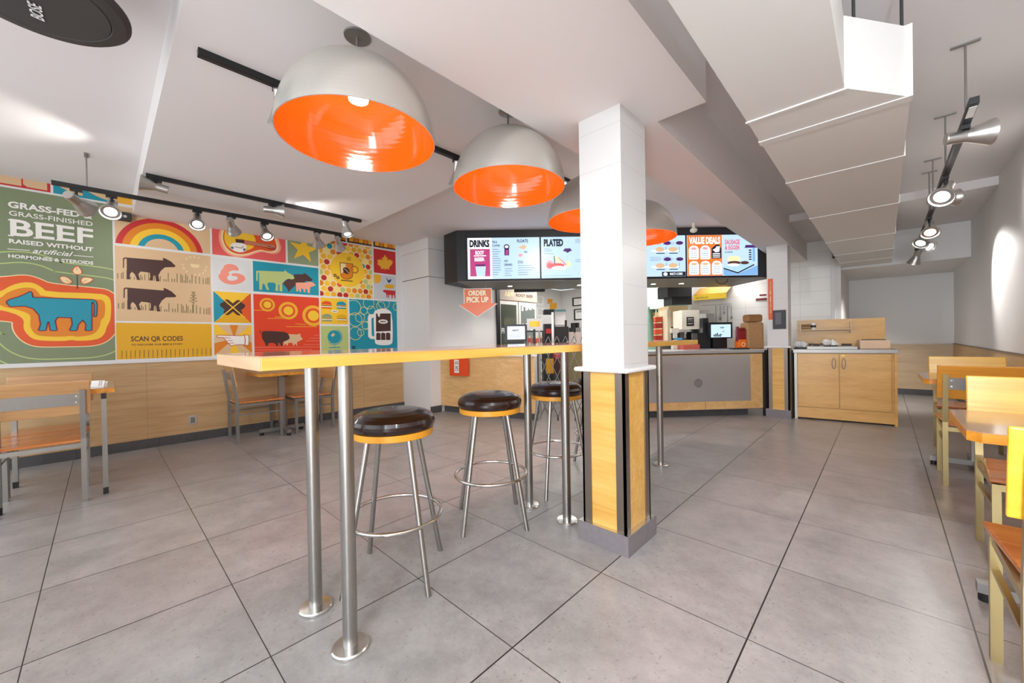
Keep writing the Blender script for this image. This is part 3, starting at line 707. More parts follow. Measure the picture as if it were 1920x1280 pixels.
# yellow scan panel
b = panel('y', -.903, -.103, .972, 1.358, P['mustard'])
fittext(b, 'SCAN QR CODES', 116, 562, (1052, 1052), (1103, 1100), 'brown', .02, cr=C_)
fittext(b, 'TO DISCOVER OUR BEEF & STORY', 118, 562, (1117, 1113), (1132, 1128), 'brown', .02, cr=C_)
for k in range(21):
    x = 40+k*38; y = 1250-k*1.2; stroke(b, C_([(x, y), (x, y-72)]), .0035, 'olive'); b.ly -= 1
    for j in range(4): stroke(b, C_([(x-5, y-70+j*14), (x, y-64+j*14), (x+5, y-70+j*14)]), .003, 'olive'); b.ly -= 1
b.ly += 2
done(b, 'yellow_lettering_panel')
# guitar
b = panel('g', -.078, .715, 2.192, 2.585, P['coral'])
gx, gz = B_([(200, 250)])[0]
body = [(x, y) for x, y in [(40, 178), (48, 235), (75, 290), (120, 330), (190, 352), (270, 345), (330, 322), (390, 305), (450, 322), (505, 325), (540, 300), (540, 255), (500, 150), (260, 60), (60, 100)]]
ink(b, smooth(B_(body), 2), 'pinkt'); sc2 = lambda f: [(290+(x-290)*f, 180+(y-180)*f) for x, y in body]
ink(b, smooth(B_(sc2(.93)), 2), 'cream'); ink(b, smooth(B_(sc2(.86)), 2), 'orange')
ink(b, smooth(B_([(85, 180), (92, 232), (125, 278), (185, 302), (265, 300), (330, 270), (345, 200), (260, 100), (100, 110)]), 2), 'yellow')
ink(b, B_([(240, 212), (500, 255), (500, 290), (240, 245)]), 'dred')
for k in (0, 1, 2, 3): stroke(b, B_([(250, 220+k*7), (495, 258+k*7)]), .003, 'cream')
for k in range(5): inkd(b, *B_([(440+k*12, 262+k*4)])[0], .006, 'brown'); inkd(b, *B_([(440+k*12, 282+k*3)])[0], .006, 'brown')
ink(b, B_([(175, 205), (240, 210), (245, 240), (180, 235)]), 'brown')
ink(b, smooth(B_([(140, 245), (170, 232), (245, 240), (268, 262), (258, 300), (220, 315), (160, 300), (130, 270)]), 1), 'white')
for q in ((150, 275), (248, 290)): inkd(b, *B_([q])[0], .022, 'grey'); inkd(b, *B_([q])[0], .011, 'brown')
stroke(b, B_([(170, 268), (225, 278), (240, 262)]), .006, 'brown')
done(b, 'guitar_panel')
b = panel('s', .74, 1.133, 2.196, 2.585, P['sage'])
sy, sz = B_([(722, 300)])[0]; ink(b, [(sy+(.19 if k % 2 == 0 else .075)*s_(PI*k/5+.1), sz+.02+(.19 if k % 2 == 0 else .075)*c(PI*k/5+.1)) for k in range(10)], 'yellow')
done(b, 'star_panel')
# ampersand
b = panel('a', -.077, .312, 1.778, 2.160, marb)
amp = B_([(55, 480), (62, 452), (78, 440), (85, 415), (125, 402), (175, 412), (205, 440), (198, 462), (165, 452), (135, 462), (118, 475), (135, 488), (112, 505), (110, 525), (135, 540), (180, 535), (200, 515), (175, 500), (140, 500), (150, 478), (200, 478), (245, 498), (260, 525), (235, 552), (185, 568), (130, 570), (75, 552), (40, 515), (40, 492)])
ink(b, smooth(amp, 1), 'salmon'); done(b, 'ampersand_panel')
# crossed mark
b = panel('x', -.078, .305, 1.375, 1.752, P['yellow'])
y0, y1, z0, z1 = -.078, .305, 1.375, 1.752; cy_, cz_ = (y0+y1)/2+.0, (z0+z1)/2
ink(b, [(y0, z0), (cy_, cz_), (y0, z1)], 'teal'); ink(b, [(y1, z0), (y1, z1), (cy_, cz_)], 'orange'); b.ly -= 1; ink(b, [(y0, z0), (y1, z0), (cy_, cz_)], 'mustard')
def capsule(x, y, L, w, ang): 
    o = []
    for sgn in (1, -1):
        for k in range(9):
            a = ang+(-PI/2+PI*k/8)+(0 if sgn > 0 else PI); o.append((x+sgn*L*c(ang)+w*c(a), y+sgn*L*s_(ang)+w*s_(a)))
    return o
for a_ in (PI/4, -PI/4): ink(b, capsule(cy_+.0, cz_, .085, .036, a_), 'brown')
for a_ in (PI/4, -PI/4): stroke(b, [(cy_-.18*c(a_), cz_-.18*s_(a_)), (cy_+.18*c(a_), cz_+.18*s_(a_))], .012, 'yellow')
for dx, dy in ((.085, 0), (-.085, 0)): ink(b, capsule(cy_+dx, cz_+dy+.012, .02, .03, PI/4 if dx > 0 else -PI/4), 'brown'); b.ly -= 1
done(b, 'crossed_mark_panel')
# hand
b = panel('h', -.08, .305, .98, 1.348, P['tan'])
y0, y1, z0, z1 = b.rng; cy_, cz_ = .12, 1.18
for k in range(6):
    a = PI/2+.26+k*PI/3; ink(b, [(cy_, cz_), (cy_+.5*c(a), cz_+.5*s_(a)), (cy_+.5*c(a-.52), cz_+.5*s_(a-.52))], 'yellow' if k % 2 else 'dorange'); b.ly -= 1
b.ly += 1
hand = D_([(50, 80), (60, 68), (80, 65), (350, 72), (420, 75), (470, 62), (530, 65), (535, 140), (530, 218), (470, 215), (420, 205), (330, 212), (270, 225), (240, 205), (215, 180), (190, 150), (165, 115), (150, 100), (75, 98), (55, 92)])
ink(b, hand, 'white'); stroke(b, hand+[hand[0]], .007, 'dred')
stroke(b, D_([(465, 65), (478, 140), (470, 215)]), .008, 'dred')
for q in ([(195, 110), (262, 106)], [(205, 148), (290, 145)], [(225, 185), (310, 182)], [(170, 105), (200, 96)]): stroke(b, D_(q), .006, 'dred')
done(b, 'pointing_hand_panel')
# teal animals
b = panel('t', .334, 1.13, 1.78, 2.168, P['teal'])
ink(b, B_([(615, 520), (650, 485), (720, 488), (725, 475), (750, 490), (795, 530), (780, 545), (740, 540), (720, 560), (660, 570), (600, 628), (590, 600), (555, 560), (590, 525)]), 'brown')
cowL = [(342, 462), (352, 458), (565, 466), (572, 452), (590, 470), (640, 498), (650, 520), (630, 528), (600, 522), (575, 535), (550, 560), (552, 625), (530, 622), (528, 570), (518, 568), (520, 622), (495, 618), (500, 570), (490, 555), (440, 552), (430, 570), (447, 610), (428, 612), (408, 565), (395, 560), (388, 612), (368, 608), (365, 470), (356, 475), (355, 540), (343, 538)]
ink(b, B_(cowL), 'lime')
ink(b, B_([(658, 555), (675, 553), (740, 553), (770, 545), (795, 552), (820, 575), (800, 582), (775, 590), (770, 640), (755, 636), (750, 605), (735, 605), (735, 632), (722, 628), (720, 605), (700, 602), (702, 628), (690, 628), (680, 600), (675, 625), (663, 622), (662, 580)]), 'pinkt')
done(b, 'three_calves_panel')
# red panel with pigs
b = panel('r', .332, 1.13, 1.002, 1.748, P['fire'])
for q, r, tail in (((432, 730), .088, 1), ((600, 778), .118, 1), ((800, 818), .145, 0)):
    y, z = B_([q])[0]; inkd(b, y, z, r, 'gold', n=44); inkd(b, y, z, r*.72, 'orange', n=36); inkd(b, y, z, r*.5, 'yellow', n=30)
for q in ([(325, 775), (432, 775)], [(432, 840), (600, 840)], [(490, 828), (560, 830)], [(582, 905), (830, 905)], [(655, 882), (740, 890)]): stroke(b, B_(q), .008, 'gold'); b.ly -= 1
b.ly += 1
for q in ((330, 1070, 850), (330, 1092, 790), (720, 1050, 850), (740, 1020, 850), (765, 998, 850), (805, 975, 850)): stroke(b, B_([(q[0], q[1]), (q[2], q[1]-2)]), .006, 'salmon'); b.ly -= 1
b.ly += 1
ink(b, B_([(565, 1010), (600, 965), (670, 968), (695, 960), (698, 985), (715, 1005), (690, 1020), (668, 1030), (670, 1062), (655, 1040), (640, 1062), (630, 1035), (600, 1035), (590, 1062), (580, 1040), (560, 1062)]), 'tan')
ink(b, smooth(B_([(385, 950), (410, 938), (540, 945), (580, 950), (600, 965), (615, 1000), (580, 1020), (550, 1028), (555, 1062), (540, 1060), (530, 1035), (515, 1035), (518, 1062), (505, 1060), (490, 1035), (440, 1035), (435, 1062), (420, 1060), (410, 1030), (388, 1000)]), 1), 'brown')
stroke(b, B_([(388, 960), (372, 955), (370, 940), (385, 942)]), .006, 'brown')
done(b, 'pigs_and_suns_panel')
# coffee dots
b = panel('c', 1.148, 1.935, 1.782, 2.585, P['cream'])
cy_, cz_ = mw(652, 506); rnd = random.Random(11)
cols = ['gold', 'dorange', 'dorange', 'gold', 'mustard', 'teal', 'red', 'dred', 'yellow', 'lime', 'pale', 'orange', 'gold']
dd = .089
for j in range(11):
    for i in range(10):
        y = 1.16+dd*i+(dd/2 if j % 2 else 0); z = 1.81+dd*.87*j
        if math.hypot(y-cy_, z-cz_) > .235: inkd(b, y, z, dd*.44, rnd.choice(cols), n=14); b.ly -= 1
b.ly += 1
inkd(b, cy_, cz_, .255, 'yellow', n=50)
ink(b, E_([(495, 460), (650, 478), (648, 560), (645, 630), (620, 655), (575, 662), (530, 650), (505, 620), (500, 560)]), 'dorange'); ink(b, E_([(503, 468), (565, 475), (565, 540), (503, 600)]), 'cream')
stroke(b, E_([(495, 460), (650, 478), (648, 600), (645, 630), (620, 655), (575, 662), (530, 650), (505, 620), (495, 460)]), .008, 'brown')
hy, hz = E_([(680, 548)])[0]; inkr(b, hy-.01, hz, .055, .02, 'dorange'); inkr(b, hy-.01, hz, .058, .005, 'brown')
ink(b, smooth(E_([(528, 530), (555, 515), (595, 530), (614, 565), (600, 600), (565, 600), (535, 575)]), 1), 'brown'); stroke(b, E_([(545, 535), (575, 555), (600, 590)]), .008, 'cream')
stroke(b, E_([(505, 672), (648, 686)]), .014, 'brown')
for k in (0, 1, 2): stroke(b, E_([(585+k*17, 395), (585+k*17, 442)]), .007, 'brown')
for q in ((435, 615), (470, 642)): inkd(b, *E_([q])[0], .022, 'brown', n=16); inkd(b, *E_([q])[0], .008, 'cream', n=12)
done(b, 'coffee_cup_panel')
for nm, (ya, yb) in (('brown_loaf_strip', (1.553, 1.941)), ('pastry_strip', (1.967, 2.349)), ('plain_strip', (1.148, 1.53))):
    b = panel('s', ya, yb, 2.607, HC, P['brown'])
    for i in range(5):
        y = ya+.03+i*.075; ink(b, [(y, 2.63), (y+.062, 2.63), (y+.068, 2.69), (y-.004, 2.69)], 'dorange' if (i+len(nm)) % 2 else 'gold'); b.ly -= 1
    done(b, nm)
b = panel('m', 1.967, 2.348, 2.20, 2.578, P['red'])
leaf = [(1035, 365), (1050, 402), (1065, 398), (1068, 440), (1085, 420), (1100, 430), (1128, 445), (1122, 480), (1085, 520), (1088, 545), (1045, 535), (1038, 556), (1030, 535), (985, 538), (988, 515), (942, 480), (950, 465), (942, 430), (975, 425), (985, 418), (1005, 440), (1000, 400), (1018, 400)]
ink(b, E_(leaf), 'gold'); done(b, 'leaf_panel')
b = panel('r', 1.963, 2.345, 1.785, 2.175, P['grey'])
inkd(b, *E_([(930, 645)])[0], .085, 'gold'); ink(b, smooth(E_([(1030, 740), (1050, 722), (1130, 722), (1145, 745), (1140, 775), (1040, 770)]), 1), 'mustard')
ink(b, E_([(1050, 645), (1062, 650), (1070, 675), (1095, 665), (1110, 655), (1108, 685), (1085, 708), (1068, 695)]), 'blue')
ink(b, E_([(1005, 800), (1030, 788), (1160, 800), (1158, 890), (1148, 890), (1142, 850), (1130, 850), (1125, 892), (1115, 892), (1112, 850), (1085, 848), (1082, 888), (1072, 885), (1070, 850), (1060, 848), (1062, 880), (1052, 880), (1048, 830), (1015, 812)]), 'red')
done(b, 'stacked_animals_panel')
b = panel('b', 1.15, 1.538, 1.378, 1.755, P['yellow'])
for k, (yy, zz, m) in enumerate(((1.235, 1.655, 'orange'), (1.445, 1.66, 'teal'), (1.235, 1.47, 'sage'), (1.445, 1.47, 'mustard'))):
    ink(b, [(yy-.072, zz)]+[(yy-.07*c(PI*i/10), zz+.012+.042*s_(PI*i/10)) for i in range(11)]+[(yy+.072, zz)], m)
    ink(b, [(yy-.072, zz-.008), (yy+.072, zz-.008), (yy+.072, zz-.018), (yy-.072, zz-.018)], 'brown' if k < 2 else 'olive'); ink(b, [(yy-.072, zz-.02), (yy+.072, zz-.02), (yy+.072, zz-.032), (yy-.072, zz-.032)], 'white'); ink(b, [(yy-.072, zz-.036), (yy+.072, zz-.036), (yy+.066, zz-.056), (yy-.066, zz-.056)], m)
inkd(b, 1.345, 1.565, .05, 'white', ry=.02); inkt(b, 'A&W', 1.31, 1.38, 1.557, 1.573, 'brown', .04)
done(b, 'four_burgers_panel')
b = panel('g', 1.148, 1.538, .998, 1.348, P['lime'])
gy, gz_ = 1.335, 1.19; inkd(b, gy, gz_, .098, 'teal', n=36); ink(b, [(gy-.05, gz_+.03), (gy-.01, gz_+.06), (gy+.01, gz_+.03), (gy-.03, gz_+.0)], 'tan')
inkr(b, gy, gz_, .118, .01, 'teal', a0=-2.4, a1=1.2); stroke(b, [(gy, gz_-.118), (gy, gz_-.15)], .008, 'teal'); stroke(b, [(gy-.08, gz_-.155), (gy+.08, gz_-.155)], .014, 'teal')
done(b, 'globe_panel')
b = panel('m', 1.565, 2.352, .97, 1.76, P['teal'])
for q, r in (((660, 1000), .115), ((840, 950), .09), ((1020, 945), .10), ((985, 985), .075), ((780, 1040), .06), ((870, 1035), .07), ((680, 1145), .105), ((735, 1120), .075), ((805, 1215), .065), ((1170, 995), .06)): inkr(b, *E_([q])[0], r, .007, 'pale')
for q, r in (((1135, 960), .10), ((1178, 952), .055), ((1215, 895), .06)): inkr(b, *B_([q])[0], r, .007, 'pale')
ink(b, B_([(1235, 830), (1245, 808), (1300, 805), (1300, 832), (1268, 835), (1264, 850), (1266, 970), (1272, 982), (1300, 982), (1300, 1005), (1255, 1003), (1238, 985)]), 'white')
mug = B_([(1280, 800), (1295, 775), (1350, 758), (1400, 768), (1430, 800), (1435, 1020), (1425, 1045), (1390, 1055), (1310, 1052), (1288, 1030)])
ink(b, smooth(mug, 1), 'white'); ink(b, B_([(1300, 800), (1310, 800), (1318, 825), (1328, 830), (1335, 800), (1418, 800), (1418, 940), (1300, 945)]), 'brown')
for k in range(3): ink(b, B_([(1302+k*39, 960), (1315+k*39, 952), (1337+k*39, 960), (1337+k*39, 1012), (1302+k*39, 1012)]), 'brown'); b.ly -= 1
b.ly += 1; oy, oz = B_([(1357, 865)])[0]; inkd(b, oy, oz, .082, 'white', ry=.034); inkt(b, 'A&W', oy-.055, oy+.055, oz-.014, oz+.016, 'brown', .05)
for k in (0, 1): stroke(b, B_([(1115+k*14, 1058), (1115+k*14, 1090)]), .014, 'navy'); b.ly -= 1
done(b, 'foaming_mug_panel')

# ------------------------------------------------------------------ menu board housing and screens
SO = Vector((-3.345, 2.63, 0)); SU = Vector((.7113, .7029, 0)); SN = Vector((.7029, -.7113, 0))
FS = frame(SO, SU, (0, 0, 1))                             # x along the boards, y up, z towards the room
t = thing('menu_board_housing', 'black ceiling housing that carries the four menu screens', 'sign housing', (-1.9, 4.3, 1.96))
back = SO-SN*.012
pp = [(-3.79, 2.56), (-3.46, 2.535), (-3.372, 2.615), (back.x+.0, back.y+.0), (back.x+SU.x*4.30, back.y+SU.y*4.30), (-.22, 5.86), (-.95, 6.55), (-4.04, 3.35)]
MB().prism(pp, 1.955, 2.688, BLACKM).build('housing_body', t)
MB().prism([(p[0]*.999, p[1]) for p in pp[1:6]]+[(-1.0, 6.4), (-3.9, 3.3)], 1.948, 1.955, mat('grey_soffit', '77736e', .5)).build('soffit', t)
for k in (.62, 1.72, 2.9, 3.35):
    q = SO+SU*k-SN*.55
    MB().cyl((q.x, q.y, 1.9465), (q.x, q.y, 1.948), .035, LENS, n=16).build('downlight', t)
    light('soffit_downlight', 'SPOT', (q.x, q.y, 1.93), 10, .03, aim=(q.x, q.y, 0), spot=2.2)
SCB = mat('screen_blue', 'b9d4f3', .3, emit=.85); SCW = mat('screen_white', 'dcebf7', .3, emit=.85)
def em(n_, h, e=.8): return mat('screen_'+n_, h, .3, emit=e)
eN = em('navy', '0e1b2c', .5); eM = em('magenta', 'b9407c'); eP = em('purple', '4a2466'); eW = em('bright', 'f6f8ff', .95); eG = em('grey_text', '7c93ad'); eO = em('orange', 'ea7a35'); eR = em('red', 'e0575c')
eT = em('tan', 'd8b48a'); ePk = em('pink', 'e89aa8'); eB = em('mid_blue', '7faede'); eY = em('pale_yellow', 'f4e6b0')
def screen(k, label, base):
    o = SO+SU*(1.056*k+.53)
    t = thing('menu_screen', label, 'menu screen', (o.x, o.y, 2.275))
    x0 = 1.056*k+.006; M = FS @ Matrix.Translation((x0, 1.98, 0))
    MB().box(-.004, 1.046, -.012, .602, -.008, .018, BLACK, M).build('bezel', t)
    MB().box(.004, 1.038, 0, .59, .018, .0195, base, M).build('display', t)
    return t, M, MB()
Z0 = .0197
def q1(x, y): return ((x-600)*.000709+.004, .59*(1-(y-170)/830))
def q2(x, y): return ((x-215)*.000532+.006, .59*(1-(y-75)/1090))
def q4(x, y): return ((x-612)*.00097+.004, .59*(1-(y-100)/608))
def q3(x, y): return (1.036-(605-x)*.00097, .59*(1-(y-100)/620))
def pg(b, M, q, pts, m, l=1): flat(b, M, [q(*p) for p in pts], m, Z0+l*.0003)
def rc(b, M, q, xa, ya, xb, yb, m, l=1): pg(b, M, q, [(xa, yb), (xb, yb), (xb, ya), (xa, ya)], m, l)
def tx(b, M, q, s, xa, ya, xb, yb, m, bold=.03, l=2):
    a, b2 = q(xa, yb), q(xb, ya); text(b, s, M, a[0], b2[0], a[1], b2[1], m, bold, ext=0, z=Z0+l*.0003)
def lines(b, M, q, xa, xb, ys, m=eG, w=14, l=1):
    r = random.Random(int(xa+ys[0]))
    for y in ys: rc(b, M, q, xa, y, xa+(xb-xa)*r.uniform(.55, 1), y+w, m, l)
def blobp(b, M, q, x, y, rx, ry, m, l=2): flat(b, M, [q(x+rx*c(2*PI*i/18), y-ry*s_(2*PI*i/18)) for i in range(18)], m, Z0+l*.0003)
# drinks
t, M, b = screen(0, 'leftmost menu screen headed DRINKS with a magenta cup picture', SCB)
rc(b, M, q1, 604, 172, 1090, 998, eW, 0)
tx(b, M, q1, 'DRINKS', 645, 210, 1045, 360, eN, .06)
rc(b, M, q1, 648, 395, 1052, 945, eM)
tx(b, M, q1, 'ROOT', 760, 430, 930, 510, eW, .04, 3); tx(b, M, q1, 'BEER', 740, 565, 945, 640, eW, .04, 3); rc(b, M, q1, 725, 522, 975, 540, eW, 2)
pg(b, M, q1, [(780, 945), (945, 945), (965, 745), (755, 745)], SCB, 2); rc(b, M, q1, 755, 705, 950, 735, eP, 3)
for i, (xa, xb, ya, yb) in enumerate(((1100, 1280, 400, 930), (1345, 1520, 790, 930), (1615, 1960, 730, 930))): lines(b, M, q1, xa, xb, list(range(ya, yb, 46)))
tx(b, M, q1, 'TEA &', 1095, 235, 1200, 280, eN, .03); tx(b, M, q1, 'COFFEE', 1095, 310, 1255, 350, eN, .02)
tx(b, M, q1, 'HOT', 1340, 620, 1415, 665, eN, .03); tx(b, M, q1, 'DRINKS', 1340, 695, 1500, 740, eN, .03); tx(b, M, q1, 'FLOATS', 1605, 210, 1825, 275, eN, .03); tx(b, M, q1, 'EXTRAS', 1615, 640, 1720, 700, eN, .02)
rc(b, M, q1, 1345, 380, 1440, 530, eP, 2); blobp(b, M, q1, 1392, 355, 58, 50, eN, 3); blobp(b, M, q1, 1392, 355, 38, 28, eW, 4); rc(b, M, q1, 1372, 420, 1420, 520, eM, 3)
pg(b, M, q1, [(1625, 370), (1750, 320), (1800, 360), (1740, 420)], eT, 2); blobp(b, M, q1, 1775, 465, 40, 24, eG, 2); blobp(b, M, q1, 1670, 530, 45, 35, ePk, 2)
b.build('graphics', t)
# plated
t, M, b = screen(1, 'second menu screen headed PLATED, partly hidden by the column', SCB)
tx(b, M, q2, 'PLATED', 285, 130, 810, 325, eN, .06)
lines(b, M, q2, 285, 560, [375, 415, 450, 510]); lines(b, M, q2, 1135, 1500, [140, 180, 220, 680, 730]); lines(b, M, q2, 285, 1500, [1100], eB, 10)
pg(b, M, q2, [(800, 455), (850, 385), (1000, 380), (1045, 440), (980, 470), (918, 505), (880, 465)], eP, 2)
blobp(b, M, q2, 440, 810, 110, 120, ePk, 2); blobp(b, M, q2, 430, 830, 70, 75, eR, 3); blobp(b, M, q2, 640, 830, 200, 60, eR, 3); blobp(b, M, q2, 690, 900, 200, 55, eW, 4); blobp(b, M, q2, 940, 800, 70, 80, eY, 2)
pg(b, M, q2, [(570, 580), (600, 760), (800, 755), (880, 800), (660, 610)], eY, 4); pg(b, M, q2, [(555, 575), (575, 575), (585, 770), (560, 790)], eN, 5); pg(b, M, q2, [(655, 610), (675, 610), (890, 810), (870, 825)], eR, 5)
b.build('graphics', t)
# burgers
t, M, b = screen(2, 'third menu screen with rows of burgers, just right of the column', SCB)
for x, y in ((40, 0), (235, 0), (40, 245), (235, 245)):
    dx = x-235
    if y == 0 and x == 40: pass
    lines(b, M, q3, 270+dx+0, 450+dx, [180+y, 205+y, 228+y], eG, 7); blobp(b, M, q3, 520+dx*.95-.0, 215+y, 55, 28, eP, 2); blobp(b, M, q3, 400+dx, 330+y, 115, 18, eW, 2); blobp(b, M, q3, 420+dx, 310+y, 70, 36, eT, 3); rc(b, M, q3, 365+dx, 362+y, 490+dx, 375+y, eN, 3); rc(b, M, q3, 505+dx, 270+y, 520+dx, 350+y, eB, 1)
for x in (-150,):
    for y in (0, 245): blobp(b, M, q3, x-80, 215+y, 55, 28, eP, 2); blobp(b, M, q3, x-200, 320+y, 110, 40, eT, 3)
rc(b, M, q3, 250, 650, 604, 718, eN, 4); tx(b, M, q3, 'MAKE IT A COMBO', 370, 665, 560, 700, eW, .02, 6); blobp(b, M, q3, 302, 685, 32, 26, eW, 5)
b.build('graphics', t)
# value deals
t, M, b = screen(3, 'rightmost menu screen headed VALUE DEALS, orange left half and blue right half', SCB)
rc(b, M, q4, 616, 101, 1140, 707, eO, 0)
tx(b, M, q4, 'VALUE DEALS', 645, 128, 1115, 235, eW, .045, 3)
for xa, ya in ((640, 262), (812, 262), (640, 492), (812, 492), (985, 492)):
    pg(b, M, q4, [(xa, ya+185), (xa+10, ya+198), (xa+135, ya+198), (xa+150, ya+185), (xa+150, ya+45), (xa+125, ya+5), (xa+75, ya-8), (xa+25, ya+5), (xa, ya+45)], eW, 2)
    for j in range(4): rc(b, M, q4, xa+22, ya+75+j*30, xa+125, ya+84+j*30, (eB, eG)[j % 2], 3)
    blobp(b, M, q4, xa+75, ya+38, 45, 20, eT if ya > 300 else ePk, 3)
pg(b, M, q4, [(985, 450), (1130, 450), (1130, 300), (1100, 245), (1050, 245), (985, 300)], eN, 2); pg(b, M, q4, [(1000, 320), (1040, 300), (1060, 270), (1110, 270), (1100, 350), (1040, 360)], eW, 3)
for j in range(3): rc(b, M, q4, 1000, 372+j*26, 1110, 384+j*26, eW, 3)
tx(b, M, q4, 'SAUSAGE', 1185, 172, 1410, 245, eR, .03); tx(b, M, q4, '& EGGER', 1185, 260, 1410, 325, eR, .03); tx(b, M, q4, '& DRINK', 1185, 345, 1305, 372, eN, .01)
pg(b, M, q4, [(1480, 298), (1500, 256), (1640, 256), (1662, 298)], eP, 2); rc(b, M, q4, 1600, 300, 1640, 500, eB, 1)
for j in range(5): rc(b, M, q4, 1545, 325+j*34, 1585, 343+j*34, eN, 2)
pg(b, M, q4, [(1160, 590), (1375, 660), (1625, 540), (1625, 560), (1375, 680), (1160, 610)], eN, 2); pg(b, M, q4, [(1160, 575), (1375, 650), (1620, 535), (1440, 500)], em('light_blue', 'a3c9ee', .9), 1); pg(b, M, q4, [(1160, 612), (1375, 682), (1675, 560), (1675, 705), (1160, 705)], eB, 1)
blobp(b, M, q4, 1320, 460, 100, 45, eY, 3); blobp(b, M, q4, 1320, 520, 100, 28, em('brown', '6a4030', .5), 4); blobp(b, M, q4, 1310, 550, 90, 22, eW, 5); blobp(b, M, q4, 1480, 520, 65, 25, em('brown', '6a4030', .5), 4)
b.build('graphics', t)
t = thing('order_camera', 'small white dome camera on the ceiling above the rightmost menu screen', 'security camera', (-.9, 4.75, 2.6))
MB().cyl((-.93, 4.72, 2.69), (-.93, 4.72, 2.60), .02, CREAM).blob((-.93, 4.72, 2.59), .05, .05, .035, CREAM).build('body', t)
t = thing('dangling_cable', 'black cable loop hanging under the right end of the menu boards', 'cable', (-.6, 5.5, 1.9))
q0 = SO+SU*3.75-SN*.1
MB().tube([(q0.x-.09*c(a)*SU.x, q0.y-.09*c(a)*SU.y, 1.95-.075*s_(a)) for a in [PI*i/14 for i in range(15)]], .005, BLACK, n=6).build('cable_loop', t)

# ------------------------------------------------------------------ order pick up sign and small wall things
def pxbox(b, px0, px1, py0, py1, D, th, m):
    """upright box facing the room: outline taken at its own distance D, real thickness th"""
    p0 = deep(px0, py1, D); p1 = deep(px1, py0, D); u = Vector((c(YAW), s_(YAW), 0)); v = Vector((-s_(YAW), c(YAW), 0))
    M = frame(CAM, u, v); M.translation.z = 0
    L0 = (p0-CAM).dot(u); L1 = (p1-CAM).dot(u); Y = (deep((px0+px1)/2, (py0+py1)/2, D)-CAM).dot(v)
    z0, z1 = deep((px0+px1)/2, py1, D).z, deep((px0+px1)/2, py0, D).z
    b.box(L0, L1, Y, Y+th, z0, z1, m, M); return (L0, L1, Y, z0, z1)
KU = Vector((c(YAW), s_(YAW), 0)); KV = Vector((-s_(YAW), c(YAW), 0))
KM = frame(CAM, KU, (0, 0, 1)); KM.translation.z = 0                  # x lateral, y up, z towards the room (= -depth)
def facep(D): return KM @ Matrix.Translation((0, 0, -D))
def pxp(px, py, D):
    p = deep(px, py, D); return ((p-CAM).dot(KU), p.z)
D = 5.72
t = thing('pick_up_sign', 'orange arrow sign reading ORDER PICK UP hanging over the left counter', 'sign', tuple(deep(895, 570, D)))
FP = facep(D)
arrow = [pxp(x, y, D) for x, y in ((869, 541), (922, 540), (922.5, 568), (933, 569), (895, 595), (860, 572), (870, 569))]
b = MB(); b.prism(arrow, -.006, 0, WHITE, FP); b.build('backing', t)
cxx = sum(p[0] for p in arrow)/7; cyy = sum(p[1] for p in arrow)/7
b = MB(); flat(b, FP, [(cxx+(x-cxx)*.94, cyy+(y-cyy)*.94) for x, y in arrow], c_('sign_orange', 'e8703a', .3), .001); b.build('orange_face', t)
b = MB()
for s__, xa, ya, xb, yb in (('ORDER', 878, 544, 912, 554.5), ('PICK UP', 875, 556, 916, 567.5)):
    p = pxp(xa, yb, D); q = pxp(xb, ya, D); text(b, s__, FP, p[0], q[0], p[1], q[1], c_('sign_cream', 'fdf3cf', .4), .04, z=.002)
b.build('lettering', t)
b = MB(); p = pxp(895, 541, D); q = pxp(895, 527, D)
b.cyl(FP @ Vector((p[0]-.12, p[1], 0)), FP @ Vector((p[0]-.12, 1.95, 0)), .002, TUBE, n=6).cyl(FP @ Vector((p[0]+.12, p[1], 0)), FP @ Vector((p[0]+.12, 1.95, 0)), .002, TUBE, n=6)
b.build('hanging_wire', t)
t = thing('column_sign', 'narrow orange vertical sign with pale letters on the far column', 'sign', (-.17, 5.25, 1.5))
PY = 5.269
def cp(px, py): p = on(1, PY, px, py); return (p.x, p.z)
FC = frame((0, PY, 0), (1, 0, 0), (0, 0, 1))
x0, z1 = cp(1440, 523); x1, z0 = cp(1450, 599)
b = MB(); b.box(x0, x1, z0, z1, 0, .006, c_('sign_dark_orange', 'd9541e', .4), FC); b.build('board', t)
b = MB(); 
for i, ch_ in enumerate('QVOUITIIOHZAV'):
    if ch_ == ' ': continue
    zz = z1-.04-i*(z1-z0-.12)/13; text(b, ch_, FC, x0+.022, x1-.022, zz-.03, zz, P['cream'], .03, z=.0075)
b.build('lettering', t)
t = thing('wall_frame', 'small black framed notice on the far column beside the orange sign', 'notice frame', (.0, 5.25, 1.3))
x0, z1 = cp(1449, 582); x1, z0 = cp(1474, 616)
b = MB(); b.box(x0, x1, z0, z1, 0, .02, BLACK, FC); b.build('frame', t, bevel=.004)
b = MB(); b.box(x0+.03, x1-.05, z0+.06, z1-.03, .02, .021, mat('notice_grey', '55535a', .4), FC); b.build('notice', t)
t = thing('fire_notice', 'small red orange box with a white vertical label on the left counter front', 'sign', (-3.7, 2.68, .7))
LU = (Vector((-3.0, 2.84, 0))-Vector((-3.99, 2.63, 0))).normalized(); FL = frame((-3.99, 2.63, 0), LU, (0, 0, 1))
def lc(px, py):
    n_ = Vector((LU.y, -LU.x, 0)); d = ray(px, py); p = CAM+d*((Vector((-3.99, 2.63, 0))-CAM).dot(n_)/d.dot(n_)); q = FL.inverted() @ p; return q.x, q.y
x0, z0 = lc(847, 703); x1, z1 = lc(880, 668)
b = MB(); b.box(x0, x1, z0, z1, .018, .05, c_('box_red_orange', 'dc4a17', .4), FL); b.build('box_body', t)
b = MB(); xa, za_ = lc(856, 698); xb, zb_ = lc(864, 674); b.box(xa, xb, za_, zb_, .05, .051, PAPER, FL)
